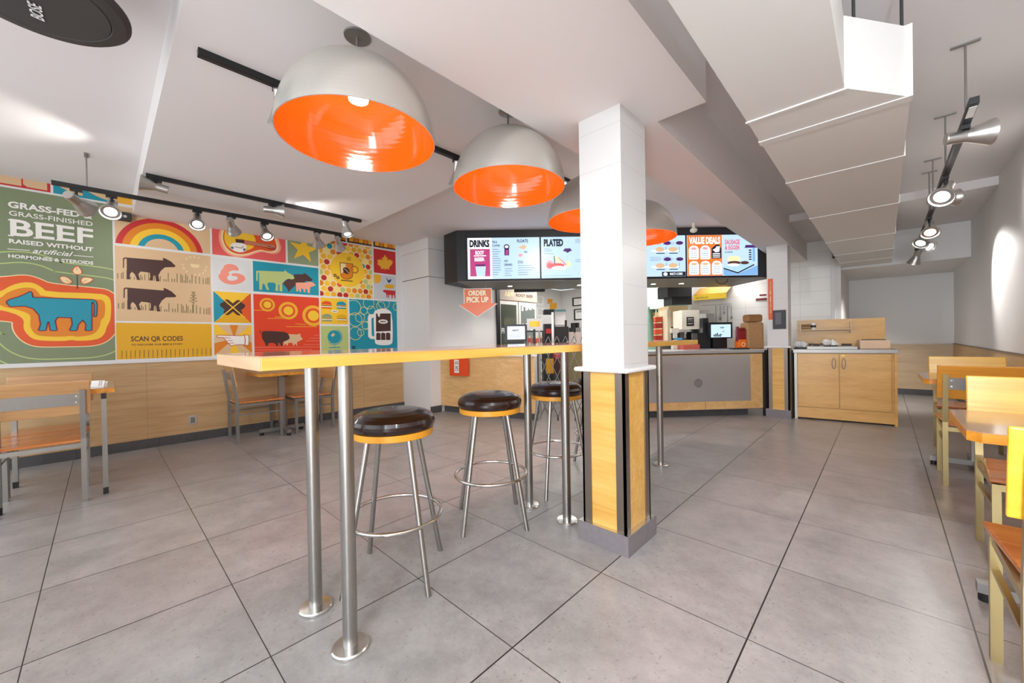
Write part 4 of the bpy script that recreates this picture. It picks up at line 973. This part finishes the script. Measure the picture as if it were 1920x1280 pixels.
b.build('white_label', t)
b = MB(); Mr = FL @ Matrix.Translation((xb-.012, za_+.02, .0515)) @ Matrix.Rotation(PI/2, 4, 'Z'); text(b, 'CLEAR  2021', Mr, 0, zb_-za_-.04, 0, xb-xa-.024, BLACK, .02); b.build('lettering', t)

# ------------------------------------------------------------------ counters
CT = .915
t = thing('pickup_counter', 'angled oak fronted counter on the left under the pick up sign', 'counter', (-3.2, 3.0, 0))
lp = [(-4.04, 2.64), (-3.0, 2.84), (-2.40, 3.02), (-2.78, 3.52), (-3.2, 3.36), (-4.04, 3.22)]
MB().prism(lp, .10, CT-.04, OAKD).build('oak_front', t)
ins = [(-4.04, 2.70), (-3.02, 2.90), (-2.45, 3.08), (-2.78, 3.5), (-3.2, 3.34), (-4.04, 3.2)]
MB().prism(ins, 0, .10, SLATE).build('tile_kick', t)
MB().prism([(-4.04, 2.62), (-2.995, 2.815), (-2.375, 3.0), (-2.76, 3.54), (-3.2, 3.38), (-4.04, 3.24)], CT-.04, CT, WHITE).build('worktop', t)
MB().prism([(-2.43, 3.01), (-2.395, 3.02), (-2.40, 3.06), (-2.44, 3.05)], .10, 1.0, STEEL).build('end_post', t)
CU = Vector((.685, .7285, 0)).normalized(); FCn = frame((-1.62, 3.79, 0), CU, (0, 0, 1)); LEN = 2.03
def cc(px, py, out=0.0):
    n_ = Vector((CU.y, -CU.x, 0)); d = ray(px, py); p = CAM+d*(((Vector((-1.62, 3.79, 0))+n_*out)-CAM).dot(n_)/d.dot(n_)); q = FCn.inverted() @ p; return q.x, q.y
t = thing('order_counter', 'long order counter with oak rails and a big stainless steel front panel', 'counter', (-.9, 4.6, 0))
b = MB(); b.box(0, LEN, .10, CT-.045, -.65, 0, OAKD, FCn).box(0, LEN, .098, .108, -.01, .004, STEELL, FCn); b.build('oak_body', t)
b = MB(); b.box(0.05, LEN-.16, 0, .10, -.6, -.09, SLATE, FCn); b.build('tile_kick', t)
CSTEEL = mat('counter_steel', 'c4c5c6', .34, .65, noise=.05, nscale=3)
xs0, _ = cc(1236, 700); xs1, zs0 = cc(1407, 747); _, zs1 = cc(1407, 667)
b = MB(); b.box(-.0, xs1, .215, .845, 0, .006, CSTEEL, FCn); b.build('steel_panel', t)
b = MB(); b.box(-.03, LEN+.005, CT-.045, CT, -.68, .03, CSTEEL, FCn); b.build('steel_worktop', t, bevel=.006)
b = MB(); b.box(0, LEN, .858, .866, 0, .010, BLACK, FCn).box(LEN-.008, LEN+.002, .10, .87, -.6, .004, STEELL, FCn)
x_, _ = cc(1323, 750); b.box(x_-.002, x_+.002, .108, .215, 0, .0012, BLACKM, FCn); b.build('edge_trim', t)
vx, vz = cc(1309, 718); b = MB(); vm = mat('vent_dark', '6a6866', .4, .8); ringf(b, FCn, vx, vz, .05, .056, vm, .0075)
for i in range(-3, 4):
    for j in range(-3, 4):
        if i*i+j*j < 11: disc(b, FCn, vx+i*.013, vz+j*.014, .005, vm, .0075, n=8)
b.build('vent_emblem', t)
# condiment cabinet
CDU = Vector((.990, .137, 0)).normalized(); FD = frame((.118, 5.325, 0), CDU, (0, 0, 1)); CW = .985
t = thing('condiment_cabinet', 'oak condiment cabinet with two doors and a tall backboard', 'cabinet', (.6, 5.7, 0))
OAKF = wood('oak_cabinet_front', 'c9974f', 'deb069', 0, .35, .9)
b = MB(); b.box(0, CW, .02, .865, -.66, -.02, OAKF, FD).box(0, .03, 0, .865, -.66, .0, mat('cabinet_post', 'b8b0a4', .4, .3), FD).box(CW-.025, CW, 0, .865, -.66, .01, OAKF, FD).box(.03, CW-.025, .02, .155, -.03, -.004, OAKF, FD); b.build('carcass', t)
for xa, xb, hx in ((.036, .455, .405), (.462, .935, .50)):
    b = MB(); b.box(xa, xb, .165, .855, -.02, 0, OAKF, FD); d_ = b.build('door', t, bevel=.002)
    b = MB(); b.tube([FD @ Vector((hx+.018*s_(2*PI*i/24), .735+.065*c(2*PI*i/24), .018+.014*c(2*PI*i/24*0))) for i in range(24)], .0035, DKST, closed=True, n=8)
    b.tube([FD @ Vector((hx, .80, .018)), FD @ Vector((hx, .80, .0))], .004, DKST).tube([FD @ Vector((hx, .67, .018)), FD @ Vector((hx, .67, .0))], .004, DKST); b.build('handle', d_, root=t)
b = MB(); b.cyl(FD @ Vector((.50, .835, 0)), FD @ Vector((.50, .835, .006)), .012, GOLD); b.build('lock', t)
b = MB(); b.box(-.012, CW+.012, .865, CT, -.67, .015, mat('cabinet_steel', '98948f', .4, .7), FD); b.build('steel_worktop', t, bevel=.004)
b = MB(); b.box(.04, CW-.01, CT, 1.31, -.665, -.64, OAKF, FD).box(.04, CW-.01, 1.305, 1.312, -.668, -.637, OAKF, FD); b.build('backboard', t)
SHM = mat('shelf_bronze', 'b49a78', .4, .3)
b = MB(); b.box(.07, .63, 1.165, 1.175, -.64, -.52, SHM, FD).box(.07, .63, 1.20, 1.204, -.528, -.524, SHM, FD)
for x in (.075, .62): b.box(x, x+.01, 1.12, 1.27, -.64, -.55, SHM, FD)
b.build('shelf_rail', t)
def onF(F_, x, y, z): return tuple(F_ @ Vector((x, y, z)))
t = thing('shelf_box', 'small brown box standing at the left end of the cabinet shelf', 'box', onF(FD, .13, 1.175, -.58))
b = MB(); b.box(.09, .19, 1.176, 1.25, -.62, -.54, mat('brown_box', '8a6224', .6), FD); b.build('box_body', t)
t = thing('shelf_can', 'black and white can on the cabinet shelf beside the brown box', 'can', onF(FD, .23, 1.175, -.58))
b = MB(); p = FD @ Vector((.225, 0, -.58)); b.cyl((p.x, p.y, 1.176), (p.x, p.y, 1.27), .03, PAPER, n=20).cyl((p.x, p.y, 1.20), (p.x, p.y, 1.235), .0305, BLACK, n=20, caps=False); b.build('can_body', t)
for i, (x, z, lab) in enumerate(((.07, .0, 'crumpled white napkins at the left end of the condiment cabinet top'), (.40, .0, 'crumpled white napkins in the middle of the condiment cabinet top'))):
    t = thing('napkin_stack', lab, 'napkins', onF(FD, x, CT, -.3), 0, 'napkin bundles on the condiment cabinet')
    b = MB(); r = random.Random(i)
    for k in range(7):
        p = FD @ Vector((x+r.uniform(-.06, .06), CT+.035+r.uniform(0, .03)+i*.02, -.3+r.uniform(-.04, .04))); b.blob(tuple(p), .035, .03, .035, PAPER, 9, 5, wob=.7)
    b.build('napkins', t)
    if i == 1:
        b = MB(); p = FD @ Vector((x, 0, -.3)); b.cyl((p.x, p.y, CT), (p.x, p.y, CT+.04), .07, BLACK, r1=.075); b.build('bowl', t)
    else:
        b = MB(); p = FD @ Vector((x, 0, -.3)); b.cyl((p.x, p.y, CT), (p.x, p.y, CT+.015), .07, BLACK); b.build('bowl', t)
t = thing('condiment_tray', 'low steel condiment tray with brown and beige packets on the cabinet', 'tray', onF(FD, .45, CT, -.3))
b = MB(); b.box(.14, .64, CT, CT+.03, -.52, -.40, mat('cabinet_steel', '98948f', .4, .7), FD).box(.14, .64, CT, CT+.03, -.2, -.06, mat('cabinet_steel', '98948f', .4, .7), FD); b.build('tray_body', t)
b = MB(); r = random.Random(5)
for k in range(10):
    x = .16+r.random()*.2; z = -.45+r.random()*.03; b.box(x, x+.05, CT+.03, CT+.045+r.random()*.02, z-.04, z, KRAFT if k % 2 else mat('dark_packet', '3a2118', .5), FD)
b.box(.52, .62, CT+.03, CT+.06, -.47, -.42, mat('dark_packet', '3a2118', .5), FD); b.build('packets', t)
t = thing('cutlery_box', 'pale open wooden box at the right end of the cabinet top', 'box', onF(FD, .8, CT, -.2))
b = MB(); BXW = mat('pale_box', 'd8b898', .5, noise=.08)
for a in ((.66, .93, -.03, -.02), (.66, .93, -.34, -.33), (.66, .67, -.33, -.03), (.92, .93, -.33, -.03)): b.box(a[0], a[1], CT, CT+.11, a[2], a[3], BXW, FD)
b.box(.66, .93, CT, CT+.01, -.34, -.02, BXW, FD); b.build('box_body', t)
b = MB(); b.box(.70, .90, CT+.10, CT+.118, -.30, -.08, BLACK, FD); b.build('black_insert', t)
# scissor gate
t = thing('folding_gate', 'silver scissor lattice gate closing the gap between the two counters', 'gate', (-2.0, 3.4, 0))
g0 = Vector((-2.38, 3.06, 0)); g1 = Vector((-1.70, 3.70, 0)); n_ = 8; gd = (g1-g0)/n_; gn = Vector((.7, -.7, 0))*.006; zs = [.06, .33, .60, .87, 1.14]
for k in range(n_+1):
    for sg in (1, -1):
        b = MB(); pts = []; kk = k
        for i, z in enumerate(zs):
            kf = kk+(i*sg)*1.0
            kf = kk+((i % 2) if sg > 0 else -(i % 2))
            pts.append(g0+gd*kf+gn*sg+Vector((0, 0, z)))
        if 0 <= k+sg <= n_: b.tube(pts, .0055, TUBE, n=6).build('lattice_bar', t)
for k in (0, n_):
    p = g0+gd*k; MB().cyl((p.x, p.y, .03), (p.x, p.y, 1.22), .012, TUBE, n=10).build('end_post', t)
for k in range(1, n_):
    p = g0+gd*k; MB().cyl((p.x, p.y, 0), (p.x, p.y, .06), .009, BLACK, n=8).build('foot', t)

# ------------------------------------------------------------------ behind the counter
def kt(name, label, cat, boxes, D, grp=None, bev=0.0):
    """boxes: (part, px0, px1, py0, py1, depth offset, thickness, material)"""
    f = boxes[0]; q = deep((f[1]+f[2])/2, f[4], D); t = thing(name, label, cat, (q.x, q.y, q.z), 0, grp)
    parts = {}
    for bx in boxes:
        parts.setdefault(bx[0], MB()); pxbox(parts[bx[0]], bx[1], bx[2], bx[3], bx[4], D+bx[5], bx[6], bx[7])
    for k, b in parts.items(): b.build(k, t, bevel=bev, seg=3)
    return t
def kb_text(t, s_txt, px0, px1, py0, py1, D, m, name='lettering', bold=.02):
    b = MB(); p = pxp(px0, py1, D); q = pxp(px1, py0, D); text(b, s_txt, facep(D), p[0], q[0], p[1], q[1], m, bold); b.build(name, t)
# drinks cooler against the left wall
t = thing('drinks_cooler', 'tall two door glass drinks cooler with a lettered header', 'cooler', (-4.5, 4.5, 0))
XF = -4.12; ALW = mat('cooler_frame', 'cfccc6', .35, .3)
MB().box(-4.9, XF-.01, 3.97, 5.07, 0, 2.06, ALW).build('cabinet', t)
for ya, yb in ((3.99, 4.52), (4.54, 5.06)):
    d_ = MB().box(XF-.01, XF+.015, ya, yb, .25, 1.82, ALW).build('door', t, bevel=.004)
    MB().box(XF+.014, XF+.017, ya+.06, yb-.05, .40, 1.76, GLASSD).build('glass', d_, root=t)
FX = frame((XF, 0, 0), (0, 1, 0), (0, 0, 1))
MB().box(XF-.01, XF+.03, 3.98, 5.07, 1.84, 2.055, mat('header_beige', 'b5a394', .5)).build('header_sign', t)
b = MB(); text(b, 'ROOT BEER', FX, 4.45, 4.95, 1.92, 1.98, mat('header_brown', '4a382c', .5), .03, z=.031); text(b, 'A&W', FX, 4.14, 4.40, 1.91, 2.0, P['cream'], .03, z=.031)
text(b, 'FROSTY', FX, 4.06, 4.46, 1.22, 1.32, WHITE, .03, z=.018); text(b, '& COLD', FX, 4.62, 4.98, 1.28, 1.42, WHITE, .03, z=.018); b.build('lettering', t)
b = MB(); r = random.Random(2)
for k in range(14): y = 4.62+k*.028; b.box(XF+.0172, XF+.018, y, y+.02, 1.74-r.random()*.09, 1.79, WHITE)
b.build('drip_graphic', t)
t = thing('cooler_hood', 'black ceiling panel hanging in front of the drinks cooler', 'panel', tuple(deep(990, 540, 6.9)))
b = MB(); pxbox(b, 964, 1021, 505.5, 547, 6.9, .05, BLACK); b.build('panel', t)
t = kt('hanging_camera', 'small white camera with a tag below the drinks menu screen', 'security camera', [('body', 971, 983, 532, 540, 0, .06, PAPER), ('mount', 967, 972, 520, 534, .01, .03, CREAM)], 6.45)
for i, (x0, x1, y0, y1) in enumerate(((1006, 1020, 556, 572), (1006, 1020, 577, 592))):
    p0 = on(0, -4.93, x0, y1); p1 = on(0, -4.93, x1, y0)
    tp = thing('pinned_notice', ('upper' if i == 0 else 'lower')+' white notice pinned beside the drinks cooler', 'notice', (-4.93, p0.y, p0.z))
    MB().box(-4.931, -4.925, p0.y, p1.y, p0.z, p1.z, PAPER).build('sheet', tp)
    b = MB()
    for k in range(4): b.box(-4.925, -4.924, p0.y+.05, p1.y-.08, p1.z-.05-k*.035, p1.z-.04-k*.035, TUBE)
    b.build('printed_lines', tp)
# order tablet
t = kt('order_tablet', 'black order tablet with a white lettered screen on the left counter', 'tablet', [('casing', 946, 988, 608, 640, 0, .05, BLACK), ('stand', 953, 983, 638, 660, .02, .12, BLACKM), ('screen', 951.5, 984, 611.5, 636, -.003, .003, em('tablet', 'd9e6f2', .9))], 5.45)
kb_text(t, 'A&W', 960, 973, 617, 621, 5.445, BLACK, bold=.03)
b = MB()
for k in range(4): p = pxp(956, 626.5+k*2.3, 5.445); q = pxp(980-k*2, 625.5+k*2.3, 5.445); rect(b, facep(5.445), p[0], q[0], p[1], q[1], eG, 0)
b.build('screen_text', t)
t = kt('sauce_display', 'white framed display card with a gold picture behind the order tablet', 'display', [('card', 988, 1017, 597, 617, 0, .02, PAPER), ('gold_picture', 993, 1012, 602, 612, -.002, .002, GOLD), ('support', 1000, 1004, 617, 662, .005, .01, BLACK)], 6.0)
for i in range(8):
    px = 990+(i % 4)*7.4; row = i//4
    kt('sauce_bottle', ('first', 'second', 'third', 'fourth')[i % 4]+' sauce bottle from the left in the '+('upper', 'lower')[row]+' row of the black rack', 'bottle', [('bottle', px, px+6, 634+row*13, 645+row*13, row*-.06, .05, c_('sauce_orange', 'e0511c', .3) if i % 3 else c_('sauce_red', 'c02a18', .3)), ('cap', px+1.5, px+4.5, 629+row*13, 634.2+row*13, row*-.06+.015, .02, P['cream'])], 6.1, 'orange sauce bottles behind the left counter')
t = kt('bottle_rack', 'black wire rack holding the orange sauce bottles', 'rack', [('shelf', 986, 1019, 645, 647, .0, .12, BLACK), ('top_bar', 986, 1019, 620, 622, .0, .1, BLACK), ('side', 986, 987, 620, 662, 0, .12, BLACK), ('side_right', 1018, 1019, 620, 662, 0, .12, BLACK)], 6.08)
kt('white_board_sign', 'blank white board sign on a thin stand behind the gate', 'sign', [('board', 1016, 1035, 590, 607, 0, .01, PAPER), ('pole', 1035, 1038, 585, 660, .0, .02, STEELL)], 6.2)
kt('gold_packet_display', 'tall yellow and orange display on top of the coffee station', 'display', [('block', 1027, 1036, 560, 568, 0, .08, c_('amber', 'dc9420')), ('lower_block', 1031, 1044, 568, 579, .0, .08, GOLD)], 6.9)
kt('coffee_station', 'dark coffee station cabinet behind the lattice gate', 'cabinet', [('cabinet', 1021, 1062, 640, 760, 0, .5, BLACKM), ('machine', 1021, 1040, 580, 640, .05, .3, BLACK), ('red_cup_box', 1024, 1033, 616, 625, -.02, .08, c_('cup_red', 'd63a2c')), ('yellow_drawer', 1024, 1046, 672, 700, -.01, .01, c_('drawer_yellow', 'd9a01c'))], 6.9)
t = kt('drink_dispenser', 'pale drink dispenser with a teal top behind the gate', 'dispenser', [('body', 1041, 1060, 584, 609, 0, .3, PAPER), ('teal_band', 1040, 1061, 580, 584, -.005, .3, c_('band_teal', '7ab4b4')), ('black_base', 1040, 1066, 612, 640, .0, .3, BLACK), ('spout', 1059, 1063, 600, 614, .0, .04, BLACK)], 6.8)
kt('dark_bag_bin', 'dark bin with a red rim behind the lattice gate', 'bin', [('bin', 1042, 1056, 672, 700, 0, .3, mat('maroon', '3a1418', .5)), ('rim', 1041, 1057, 664, 672, -.01, .32, c_('rim_red', 'c83448')), ('base', 1043, 1055, 700, 740, .01, .28, BLACKM)], 6.1)
t = kt('back_counter', 'steel back counter along the kitchen wall behind the gate', 'counter', [('worktop', 1060, 1100, 646, 650, 0, .6, STEELL), ('cabinet', 1062, 1100, 650, 752, .03, .5, mat('kitchen_olive', '8a7f58', .5))], 7.1)
for i, x in enumerate((1066, 1080)):
    kt('cup_stack', ('left' if i == 0 else 'right')+' stack of pale cups on the steel back counter', 'cups', [('stack', x, x+10, 622, 646, 0, .08, c_('cup_pale', 'd9c8c0')), ('lid', x+1, x+9, 614, 622, .0, .07, BLACK if i == 0 else TUBE)], 7.15)
# framed certificates on the kitchen back wall
def wallbox(b, px0, px1, py0, py1, yw, th, m):
    p0 = on(1, yw, px0, py1); p1 = on(1, yw, px1, py0); b.box(p0.x, p1.x, yw-th, yw, p0.z, p1.z, m)
for i, (x0, x1, y0, y1) in enumerate(((1074, 1099, 556, 574), (1077, 1099, 578, 600))):
    p = on(1, 7.05, (x0+x1)/2, y1); t = thing('framed_certificate', ('upper' if i == 0 else 'lower')+' black framed certificate on the kitchen wall', 'picture frame', (p.x, 7.05, p.z))
    b = MB(); wallbox(b, x0, x1, y0, y1, 7.048, .02, BLACK); b.build('frame', t); b = MB(); wallbox(b, x0+2, x1-2, y0+2, y1-2, 7.026, .002, PAPER); b.build('sheet', t)
    if i == 1:
        b = MB(); p0 = on(1, 7.02, x0+4, y0+8); p1 = on(1, 7.02, x1-6, y0+4); text(b, 'NOTICE', frame((0, 7.02, 0), (1, 0, 0), (0, 0, 1)), p0.x, p1.x, p0.z, p1.z, BLACK, .03, z=.002); b.build('lettering', t)
p = on(1, 7.05, 1080, 624); t = thing('wall_phone', 'black wall phone on the kitchen wall below the certificates', 'phone', (p.x, 7.05, p.z))
b = MB(); wallbox(b, 1074, 1086, 605, 624, 7.048, .08, BLACK); b.build('body', t); b = MB(); wallbox(b, 1076, 1080, 607, 621, 6.965, .03, BLACKM); b.build('handset', t)
# right kitchen
for i, (x0, y0, x1, y1) in enumerate(((-3.0, 7.6, -1.9, 8.2), (-2.9, 9.4, -1.2, 10.0))):
    t = thing('kitchen_ceiling_panel', ('nearer' if i == 0 else 'farther')+' glowing ceiling light panel in the green kitchen', 'ceiling light', ((x0+x1)/2, (y0+y1)/2, 2.33))
    MB().box(x0, x1, y0, y1, 2.318, 2.33, KPANEL).build('diffuser', t); MB().box(x0-.02, x1+.02, y0-.02, y1+.02, 2.324, 2.3305, WHITE).build('frame', t)
light('kitchen_panel_light', 'AREA', (-2.4, 8.8, 2.30), 60, 1.2, aim=(-2.4, 8.8, 0), color=(.93, 1, .95))
light('kitchen_front_fill', 'AREA', (-3.2, 5.2, 2.28), 45, 1.6, aim=(-3.2, 5.2, 0), color=(1, .98, .95))  # added fill hidden under the kitchen ceiling, no fixture modelled
light('kitchen_side_fill', 'AREA', (-1.1, 6.55, 2.30), 14, .6, aim=(-1.0, 6.6, 0), color=(1, .98, .95))  # second added kitchen fill, also without a fixture
kt('fryer_hood', 'black angled hood hanging from the kitchen ceiling', 'hood', [('hood', 1252, 1297, 533, 556, 0, .5, BLACK), ('lower_hood', 1260, 1297, 556, 571, .05, .4, BLACK)], 7.2)
kt('beige_heated_cabinet', 'large beige equipment cabinet in the kitchen behind the order counter', 'equipment', [('upper_panel', 1254, 1291, 573, 612, 0, .5, c_('beige_panel', 'c9b184')), ('side_panel', 1252, 1258, 580, 642, -.01, .4, c_('beige_light', 'd8cbb0')), ('base', 1258, 1291, 612, 752, .1, .4, BLACKM)], 7.0)
kt('kitchen_shelving', 'pale shelving unit with boxes at the back of the green kitchen', 'shelving', [('shelf', 1218, 1255, 574, 579, 0, .3, PAPER), ('boxes', 1228, 1250, 585, 597, .0, .3, c_('box_tan', 'd9ae84')), ('lower', 1238, 1254, 598, 640, .02, .3, c_('box_orange', 'c98a3c')), ('frame', 1240, 1254, 579, 585, .0, .3, BLACKM)], 9.0)
for i in range(4):
    kt('food_carton', ('topmost', 'second from top', 'third from top', 'lowest')[i]+' food carton in the vertical stack left of the beige cabinet', 'carton', [('carton', 1229, 1242, 594+i*11.5, 603+i*11.5, 0, .1, c_('carton_red', 'a5281e') if i % 2 else c_('carton_orange', 'd9502c')), ('rim', 1229, 1242, 592.6+i*11.5, 594.2+i*11.5, -.002, .1, P['cream'])], 7.2, 'red food cartons stacked in a column')
t = kt('ice_cream_machine', 'pale square dispenser with a black printed emblem and two taps', 'dispenser', [('body', 1279, 1311, 581, 617, 0, .35, CREAM), ('drip_plate', 1281, 1309, 617, 622, -.02, .3, STEELL), ('tap', 1285, 1287.5, 622, 634, .0, .03, STEELL), ('tap_right', 1300, 1303, 622, 634, .0, .03, STEELL), ('back', 1283, 1307, 622, 660, .15, .15, BLACK), ('emblem', 1287.5, 1301, 594, 611, -.003, .003, BLACK)], 6.3)
b = MB(); p = pxp(1289, 609, 6.29); 
for i in range(3): q0_ = pxp(1289, 599+i*4.5, 6.293); q1_ = pxp(1299.5, 596+i*4.5, 6.293); text(b, ('FRY', 'ER', 'OIL')[i] if 0 else ('A&W', '***', 'A&W')[i], facep(6.293), q0_[0], q1_[0], q0_[1], q1_[1], CREAM, .03)
b.build('emblem_print', t)
kt('steel_urn', 'grey machine with a rounded top beside the pale dispenser', 'machine', [('body', 1313, 1339, 588, 612, 0, .3, TUBE), ('top', 1312, 1330, 582, 588, .0, .3, STEEL), ('stand', 1314, 1338, 612, 756, .02, .28, BLACKM), ('white_front', 1313, 1324, 588, 604, -.01, .02, PAPER)], 6.7)
kt('receipt_scanner', 'small pale hand scanner with a blue card next to the dispenser', 'scanner', [('head', 1259, 1273, 615, 624, 0, .06, CREAM), ('neck', 1264, 1270, 624, 634, .01, .05, CREAM), ('blue_card', 1265, 1279, 633, 640, -.02, .01, c_('card_blue', '4aa8d0')), ('base', 1262, 1276, 640, 656, .0, .08, CREAM)], 6.0)
t = kt('cash_register', 'black touch screen cash register on the order counter', 'cash register', [('display_body', 1330, 1373, 604, 634, 0, .05, BLACK), ('screen', 1333.5, 1370, 608, 632, -.003, .003, em('register', 'bcd7ee', .9)), ('base', 1337, 1363, 634, 655, .03, .2, BLACK), ('foot', 1334, 1366, 652, 656, .0, .25, BLACKM), ('side_unit', 1308, 1332, 624, 656, .05, .2, BLACK), ('upright', 1318, 1328, 596, 624, .08, .1, BLACK)], 5.95)
b = MB(); D = 5.94
for x, y, r in ((1354, 614, 4.5), (1356, 621, 2.5), (1352, 627, 3)): p = pxp(x, y, D); disc(b, facep(D), p[0], p[1], r/FOC*D, eG, 0, ry=r*.35/FOC*D)
for k in range(5): p = pxp(1338+k*3, 631, D); q = pxp(1340+k*3, 627-(k % 3)*1.5, D); rect(b, facep(D), p[0], q[0], p[1], q[1], BLACKM, 0)
b.build('screen_graphics', t)
kt('red_basket', 'red plastic basket on the order counter behind the bar table', 'basket', [('basket', 1281, 1312, 646, 656, 0, .2, c_('basket_red', 'c25a48'))], 5.8)
t = thing('pass_hood', 'gold and yellow lettered heat lamp shelf mounted on the white wall', 'heat lamp', tuple(on(1, 6.6, 1335, 560)))
a_ = [on(1, 6.98, 1313, 541), on(1, 6.98, 1374, 534), on(1, 6.55, 1300, 555), on(1, 6.55, 1362, 549), on(1, 6.55, 1300, 564), on(1, 6.55, 1363, 558)]
b = MB(); b.add([a_[0], a_[1], a_[3], a_[2]]+[p+Vector((0, 0, .012)) for p in (a_[0], a_[1], a_[3], a_[2])], [(0, 1, 2, 3), (7, 6, 5, 4), (0, 4, 5, 1), (1, 5, 6, 2), (2, 6, 7, 3), (3, 7, 4, 0)], GOLD); b.build('gold_panel', t)
FH = Vector(((a_[3]-a_[2]).x, 0, 0)).length; z_t = (a_[2].z+a_[3].z)/2; z_b = (a_[4].z+a_[5].z)/2; YL = c_('sign_yellow', 'f6cf2e', .35)
b = MB(); b.box(a_[2].x, a_[3].x, 6.53, 6.55, z_b, z_t, YL); b.build('yellow_fascia', t)
b = MB(); text(b, 'ARNATEN & IN', frame((0, 6.53, 0), (1, 0, 0), (0, 0, 1)), a_[2].x+.04, a_[2].x+.26, (z_b+z_t)/2-.02, (z_b+z_t)/2+.015, P['olive'], .01, z=.001); b.build('lettering', t)
t = thing('utensil_rail', 'dark wall rail with hanging utensils under the yellow heat lamp', 'rail', tuple(on(1, 6.98, 1345, 570)))
b = MB(); wallbox(b, 1316, 1372, 569, 573, 6.99, .03, BLACK); b.build('rail', t)
for i, (x, y) in enumerate(((1342, 606), (1350, 602), (1357, 598), (1364, 604), (1371, 600))):
    b = MB(); wallbox(b, x, x+1, 573, y-(i % 3)*7, 6.975, .01, TUBE); wallbox(b, x-1, x+2.5, y-(i % 3)*7, y+5-(i % 3)*7, 6.975, .01, TUBE); b.build('utensil', t)
t = thing('wall_label', 'small white and maroon label plate on the tiled wall beside the column', 'sign', tuple(on(1, 6.99, 1427, 556)))
b = MB(); wallbox(b, 1416, 1439, 548, 564, 6.995, .01, PAPER); b.build('plate', t); b = MB(); wallbox(b, 1417, 1439, 558, 563.5, 6.984, .002, mat('maroon_print', '7a1f2c', .5)); wallbox(b, 1424, 1437, 551, 555, 6.984, .002, mat('maroon_print', '7a1f2c', .5)); b.build('print', t)
D = 5.75
t = kt('paper_bag_bundle', 'bundle of brown paper bags wrapped in film on the order counter', 'paper bags', [('bag_stack', 1402, 1433, 604, 656, 0, .2, KRAFT), ('top_bundle', 1403, 1431, 589, 603.5, .02, .16, mat('kraft_dark', '9a6c3c', .6, noise=.2, nscale=40))], D, bev=.03)
t = kt('red_cup_tower', 'dark red cup tower on an orange box beside the paper bags', 'cups', [('cups', 1386, 1399, 618, 636, .02, .1, mat('cup_dark_red', '8a1410', .4)), ('cup_top', 1388, 1397, 614, 618, .03, .08, mat('cup_dark_red', '8a1410', .4)), ('orange_box', 1386, 1401, 636, 656, 0, .12, c_('box_bright_orange', 'f07018')), ('side_strip', 1383, 1386, 612, 640, .02, .05, mat('strip_red', '7a1a20', .5))], D, bev=.008)
p = pxp(1389, 650, D-.01); q = pxp(1398, 641, D-.01); b = MB(); ringf(b, facep(D-.01), (p[0]+q[0])/2, (p[1]+q[1])/2, .02, .032, P['cream'], .004); b.build('emblem', t)
struct(MB().prism([(-.235, 5.27), (-.197, 5.25), (-.197, 5.45), (-.26, 5.45)], .0, .9, BLACK).build('gap_shade_1'))  # black filler stands in for the shade in the gap by the counter
struct(MB().prism([(.093, 5.26), (.112, 5.34), (.112, 5.5), (.093, 5.5)], .0, .9, BLACK).build('gap_shade_2'))  # black filler painted as the dark gap next to the cabinet
t = thing('counter_tray', 'dark clutter of flat trays on the order counter near the column', 'tray', tuple(FCn @ Vector((1.8, CT, -.2))))
b = MB(); b.box(1.66, 1.9, CT, CT+.018, -.3, -.08, BLACK, FCn).box(1.4, 1.62, CT, CT+.012, -.2, -.1, STEELL, FCn); b.build('trays', t)
